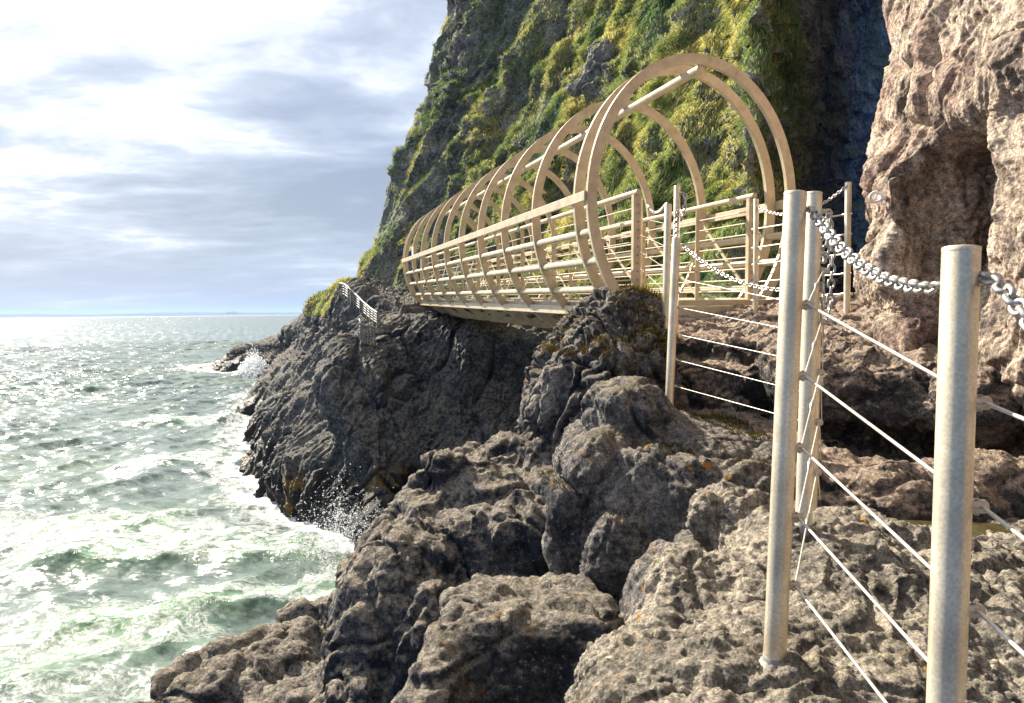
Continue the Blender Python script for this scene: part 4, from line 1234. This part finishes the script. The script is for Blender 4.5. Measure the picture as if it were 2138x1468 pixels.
# ---------------------------------------------------------------- railing down the far steps
def build_stair(name_label, tops, hgt, V):
    e = empty("stair_railing"); put(e, name_label, "railing")
    T = []; Fp = []
    for (u, v) in tops:
        f = hit(u, v + hgt, V, .004); d = float(f @ _F)
        T.append(pv(u, v, d)); Fp.append(pv(u, v + hgt + 5, d))
    T = [Vector(t) for t in catmull(np.array(T), np.linspace(0, len(T) - 1, len(T)))]
    for t, f in zip(T, Fp):
        mb = MB(); mb.tube([f, t], .024, 8); mb.build("post", M_GREY, e)
    mb = MB(); mb.tube(T, .030, 8); mb.build("handrail", M_GREY, e)
    for q in (.2, .4, .6, .8):
        mb = MB(); mb.tube([t.lerp(f, q * .86) for t, f in zip(T, Fp)], .013, 6); mb.build("rail", M_GREY, e)
SHN = SHV[SHV[:, 1] > 19.5]
build_stair("weathered grey railing descending the far rock slope past the grass", [(708, 592), (714, 592), (720, 594), (727, 600), (733, 606), (739, 612), (745, 617), (752, 624), (759, 631), (766, 637), (773, 643), (780, 648), (788, 653)], 25, SHN)
build_stair("curved grey railing at the foot of the far steps", [(751, 667), (753, 674), (757, 679), (762, 681), (769, 681), (776, 683), (782, 685)], 32, SHN)

# puddle on the slab
def build_puddle():
    m, t, b = new_mat("puddle_water")
    b.inputs['Base Color'].default_value = (.055, .045, .018, 1); b.inputs['Roughness'].default_value = .04; b.inputs['IOR'].default_value = 1.33
    geo = t.node('ShaderNodeNewGeometry')
    bp = t.node('ShaderNodeBump', ins={'Height': t.noise(geo.outputs['Position'], 14, 3), 'Strength': .12, 'Distance': .02}); t.put(b.inputs['Normal'], bp.outputs[0])
    c = P(2035, 1112, 3.62); V = [(c[0], c[1], c[2])]
    for k in range(48):
        q = 2 * math.pi * k / 48; rr = 1 + .25 * math.sin(3 * q + 1) + .12 * math.sin(7 * q)
        V.append((c[0] + .42 * rr * math.cos(q), c[1] + .20 * rr * math.sin(q), c[2]))
    mb = MB(); mb.add(V, [(0, k + 1, (k + 1) % 48 + 1) for k in range(48)])
    put(mb.build("puddle", m), kind='structure')
build_puddle()

# chimneys on the far shore
def build_chimneys():
    for i, (u, hh) in enumerate([(474, 62), (480, 78), (487, 78), (493, 58)]):
        c = P(u, 655, 14900); mb = MB(); mb.tube([(c[0], c[1], SEA), (c[0], c[1], SEA + hh)], 14, 10, radii=[16, 11])
        put(mb.build("chimney", M_CONC), "tiny tower breaking the skyline of the low blue land", "chimney", "towers on the far shore")
build_chimneys()

# ---------------------------------------------------------------- spray
def droplets(name, label, pts, sizes, mat):
    octv = np.array([(1, 0, 0), (-1, 0, 0), (0, 1, 0), (0, -1, 0), (0, 0, 1), (0, 0, -1)], float)
    octf = np.array([(0, 2, 4), (2, 1, 4), (1, 3, 4), (3, 0, 4), (2, 0, 5), (1, 2, 5), (3, 1, 5), (0, 3, 5)])
    n = len(pts); g = np.random.default_rng(2)
    sc = sizes[:, None, None] * (.7 + .6 * g.random((n, 6, 1)))
    V = (pts[:, None, :] + octv[None] * sc).reshape(-1, 3); Fq = (octf[None] + 6 * np.arange(n)[:, None, None]).reshape(-1, 3)
    o = np_mesh(name, V, Fq, mat)
    put(o, label, "spray", kind='stuff')
def build_spray():
    m, t, b = new_mat("white_spray")
    b.inputs['Base Color'].default_value = (.88, .90, .92, 1); b.inputs['Roughness'].default_value = .7
    g = np.random.default_rng(8)
    n = 26000                                            # burst against the far headland
    x = g.random(n); env = np.exp(-((x - .55) / .3) ** 2) * (.7 + .5 * np.abs(np.sin(x * 17)) * g.random(n))
    hgt = np.abs(g.normal(size=n)) * .62 * env
    c = np.stack([-23.6 + 4.2 * x, 66.3 - 3.4 * x + g.normal(size=n) * .6 - 1.4, SEA - .15 + 1.5 * hgt], 1)
    droplets("sea_spray", "white burst of spray against the far low headland", c, (.022 + .075 * g.random(n) ** 2) * np.exp(-hgt * .3), m)
    n = 7000                                            # drops thrown up by the near breaker
    cx, cy = -3.75, 15.6
    ang = g.random(n) * 6.28; rr = np.abs(g.normal(size=n)) * .9
    z = np.abs(g.normal(size=n)) * .50 * np.exp(-rr * .35)
    c = np.stack([cx + rr * np.cos(ang) + .3 * z, cy + rr * np.sin(ang) * .8 - .5 * z, SEA + .12 + z * 1.35], 1)
    droplets("sea_spray", "loose drops flung up where the green breaker meets the rocks", c, .003 + .015 * g.random(n) ** 5, m)
build_spray()
# ------------------------------------------------------------------ grass hanging on the headland
def blades(name, label, V, Q, wfun, count, length, width, mat, seed=4, droop=.75, clump=2.2):
    g = np.random.default_rng(seed)
    ctr = V[Q].mean(1); n = np.cross(V[Q[:, 2]] - V[Q[:, 0]], V[Q[:, 3]] - V[Q[:, 1]])
    ar = np.linalg.norm(n, axis=1); n = n / (ar[:, None] + 1e-9)
    wgt = wfun(ctr, n) * ar
    wgt = wgt / wgt.sum()
    idx = g.choice(len(Q), count, p=wgt)
    a, b = g.random((2, count, 1))
    q = V[Q[idx]]
    p = (q[:, 0] * (1 - a) + q[:, 1] * a) * (1 - b) + (q[:, 3] * (1 - a) + q[:, 2] * a) * b
    nn = n[idx]
    # neighbouring blades comb the same way
    fl = np.stack([perlin(p * clump * .35), perlin(p * clump * .35 + 33), perlin(p * clump * .35 + 66)], 1) + .5 * np.stack([perlin(p * clump * 1.3 + 5), perlin(p * clump * 1.3 + 38), perlin(p * clump * 1.3 + 71)], 1)
    L = length * (.5 + .9 * g.random((count, 1))) * (.8 + .6 * sstep(perlin(p * .9 + 50), -.3, .4)[:, None])
    up = np.array([0, 0, 1.0])
    d0 = nn * .8 + up * .65 + fl * .6 + g.normal(size=(count, 3)) * .17
    d0 /= np.linalg.norm(d0, axis=1, keepdims=True)
    down = -up + nn * .25 + fl * .5 + np.array([-.25, 0, 0])
    d1 = d0 * (1 - droop) + down * droop; d1 /= np.linalg.norm(d1, axis=1, keepdims=True)
    m = p + d0 * L * .5; e = m + d1 * L * .6
    sd = np.cross(d0, g.normal(size=(count, 3))); sd /= np.linalg.norm(sd, axis=1, keepdims=True) + 1e-6
    wd = width * (.6 + .8 * g.random((count, 1)))
    VV = np.stack([p - sd * wd, p + sd * wd, m + sd * wd * .8, m - sd * wd * .8, e + sd * wd * .15, e - sd * wd * .15], 1).reshape(-1, 3)
    base = 6 * np.arange(count)[:, None]
    QQ = np.concatenate([base + np.array([0, 1, 2, 3]), base + np.array([3, 2, 4, 5])])
    hue = np.clip(.5 + .55 * perlin(p * .38 + 12) + .35 * perlin(p * 1.6 + 22) + .16 * g.normal(size=count), 0, 1)
    o = np_mesh(name, VV, QQ, mat, attrs={'hue': np.repeat(hue, 6)})
    put(o, label, "grass", kind='stuff')
    return o
def grass_mat(name, stops):
    m = bpy.data.materials.new(name); m.use_nodes = True
    t = NT(m.node_tree); t.n.clear()
    out = t.node('ShaderNodeOutputMaterial')
    h = t.node('ShaderNodeAttribute', attribute_name='hue').outputs['Fac']
    c = t.ramp(h, stops)
    df = t.node('ShaderNodeBsdfDiffuse', ins={'Color': c}); tr = t.node('ShaderNodeBsdfTranslucent', ins={'Color': t.mix(1.0, c, (1.5, 1.35, .75), 'MULTIPLY')})
    mx = t.node('ShaderNodeMixShader', ins={0: .28}); t.l.new(df.outputs[0], mx.inputs[1]); t.l.new(tr.outputs[0], mx.inputs[2])
    t.l.new(mx.outputs[0], out.inputs[0])
    return m
M_GRASS = grass_mat("cliff_grass", [(.10, (.10, .18, .11)), (.42, (.19, .28, .13)), (.62, (.34, .39, .16)), (.88, (.60, .55, .27))])
M_MOSS = grass_mat("brown_moss", [(.1, (.035, .032, .014)), (.6, (.085, .068, .024)), (.95, (.20, .16, .05))])
def hw_(c, n):
    bare = sstep(perlin(c * .33 + 3) + .55 * perlin(c * .9 + 8), -.10, .22)
    right = sstep(c[:, 0], -2.5, 3.0)
    gully = sstep(c[:, 0], 5.6, 7.2)
    up = sstep(n[:, 2] * np.sign(n[:, 0] * -1 + 1e-6) * 0 + np.abs(n[:, 2]) * (n[:, 2] > 0), .05, .5)
    wv = up * (.10 + .9 * bare) * (.5 + .5 * right) + right * .75 * (.3 + .7 * bare)
    oc = hit(1215, 135, HV, .004); bare_spot = 1 - sstep(np.linalg.norm((c - oc) * np.array([1, .6, .9]), axis=1), .75, 1.05)
    wv = wv * (1 - bare_spot)
    vis = (c[:, 2] < 18) & (c[:, 1] < 37)
    return wv * (1 - gully) * vis * (c[:, 2] > -.1) + 1e-9
_Hn = vnormals(HV, HQ)
blades("grass", "long drooping grass growing on the ledges of the headland cliff", HV, HQ, hw_, 400000, .18, .0085, M_GRASS)
def sw_(c, n):
    return sstep(np.abs(n[:, 2]), .35, .75) * (n[:, 2] > 0) * (c[:, 2] > -.1) * (c[:, 1] > 25) * (c[:, 1] < 40) * (c[:, 0] < -6.1) + 1e-9
blades("grass", "short turf along the rim of the far rock slope by the grey railing", SHV, SHQ, sw_, 26000, .22, .012, M_GRASS, 9)
def kw_(c, n):
    return sstep(n[:, 2], .35, .8) * sstep(perlin(c * 2.4 + 4), -.05, .25) * (c[:, 2] > -.35) + 1e-9
blades("moss", "brown and yellow moss tufts on top of the blocky rock", KNOBV, KNOBQ, kw_, 4500, .045, .0022, M_MOSS, 12, .5, 9)
def pw_(c, n):
    return sstep(n[:, 2], .45, .8) * sstep(perlin(c * 2.1 + 14), .1, .35) * (c[:, 1] > 4.2) * (c[:, 1] < 6.2) * (c[:, 0] < 1.6) + 1e-9
blades("moss", "brown moss tufts around the foot of the ledge post", PATHV, PATHQ, pw_, 6000, .035, .002, M_MOSS, 14, .5, 9)

# ------------------------------------------------------------------ sea air
def build_haze():
    m = bpy.data.materials.new("sea_haze"); m.use_nodes = True; t = NT(m.node_tree); t.n.clear()
    out = t.node('ShaderNodeOutputMaterial'); v = t.node('ShaderNodeVolumePrincipled')
    v.inputs['Color'].default_value = (.40, .58, .92, 1); v.inputs['Density'].default_value = 3.6e-5; v.inputs['Anisotropy'].default_value = .2
    t.l.new(v.outputs[0], out.inputs['Volume'])
    mb = MB(); mb.box((0, 9000, 82), (26000, 0, 0), (0, 19000, 0), (0, 0, 98)); o = mb.build("haze", m); put(o, kind='stuff')
build_haze()
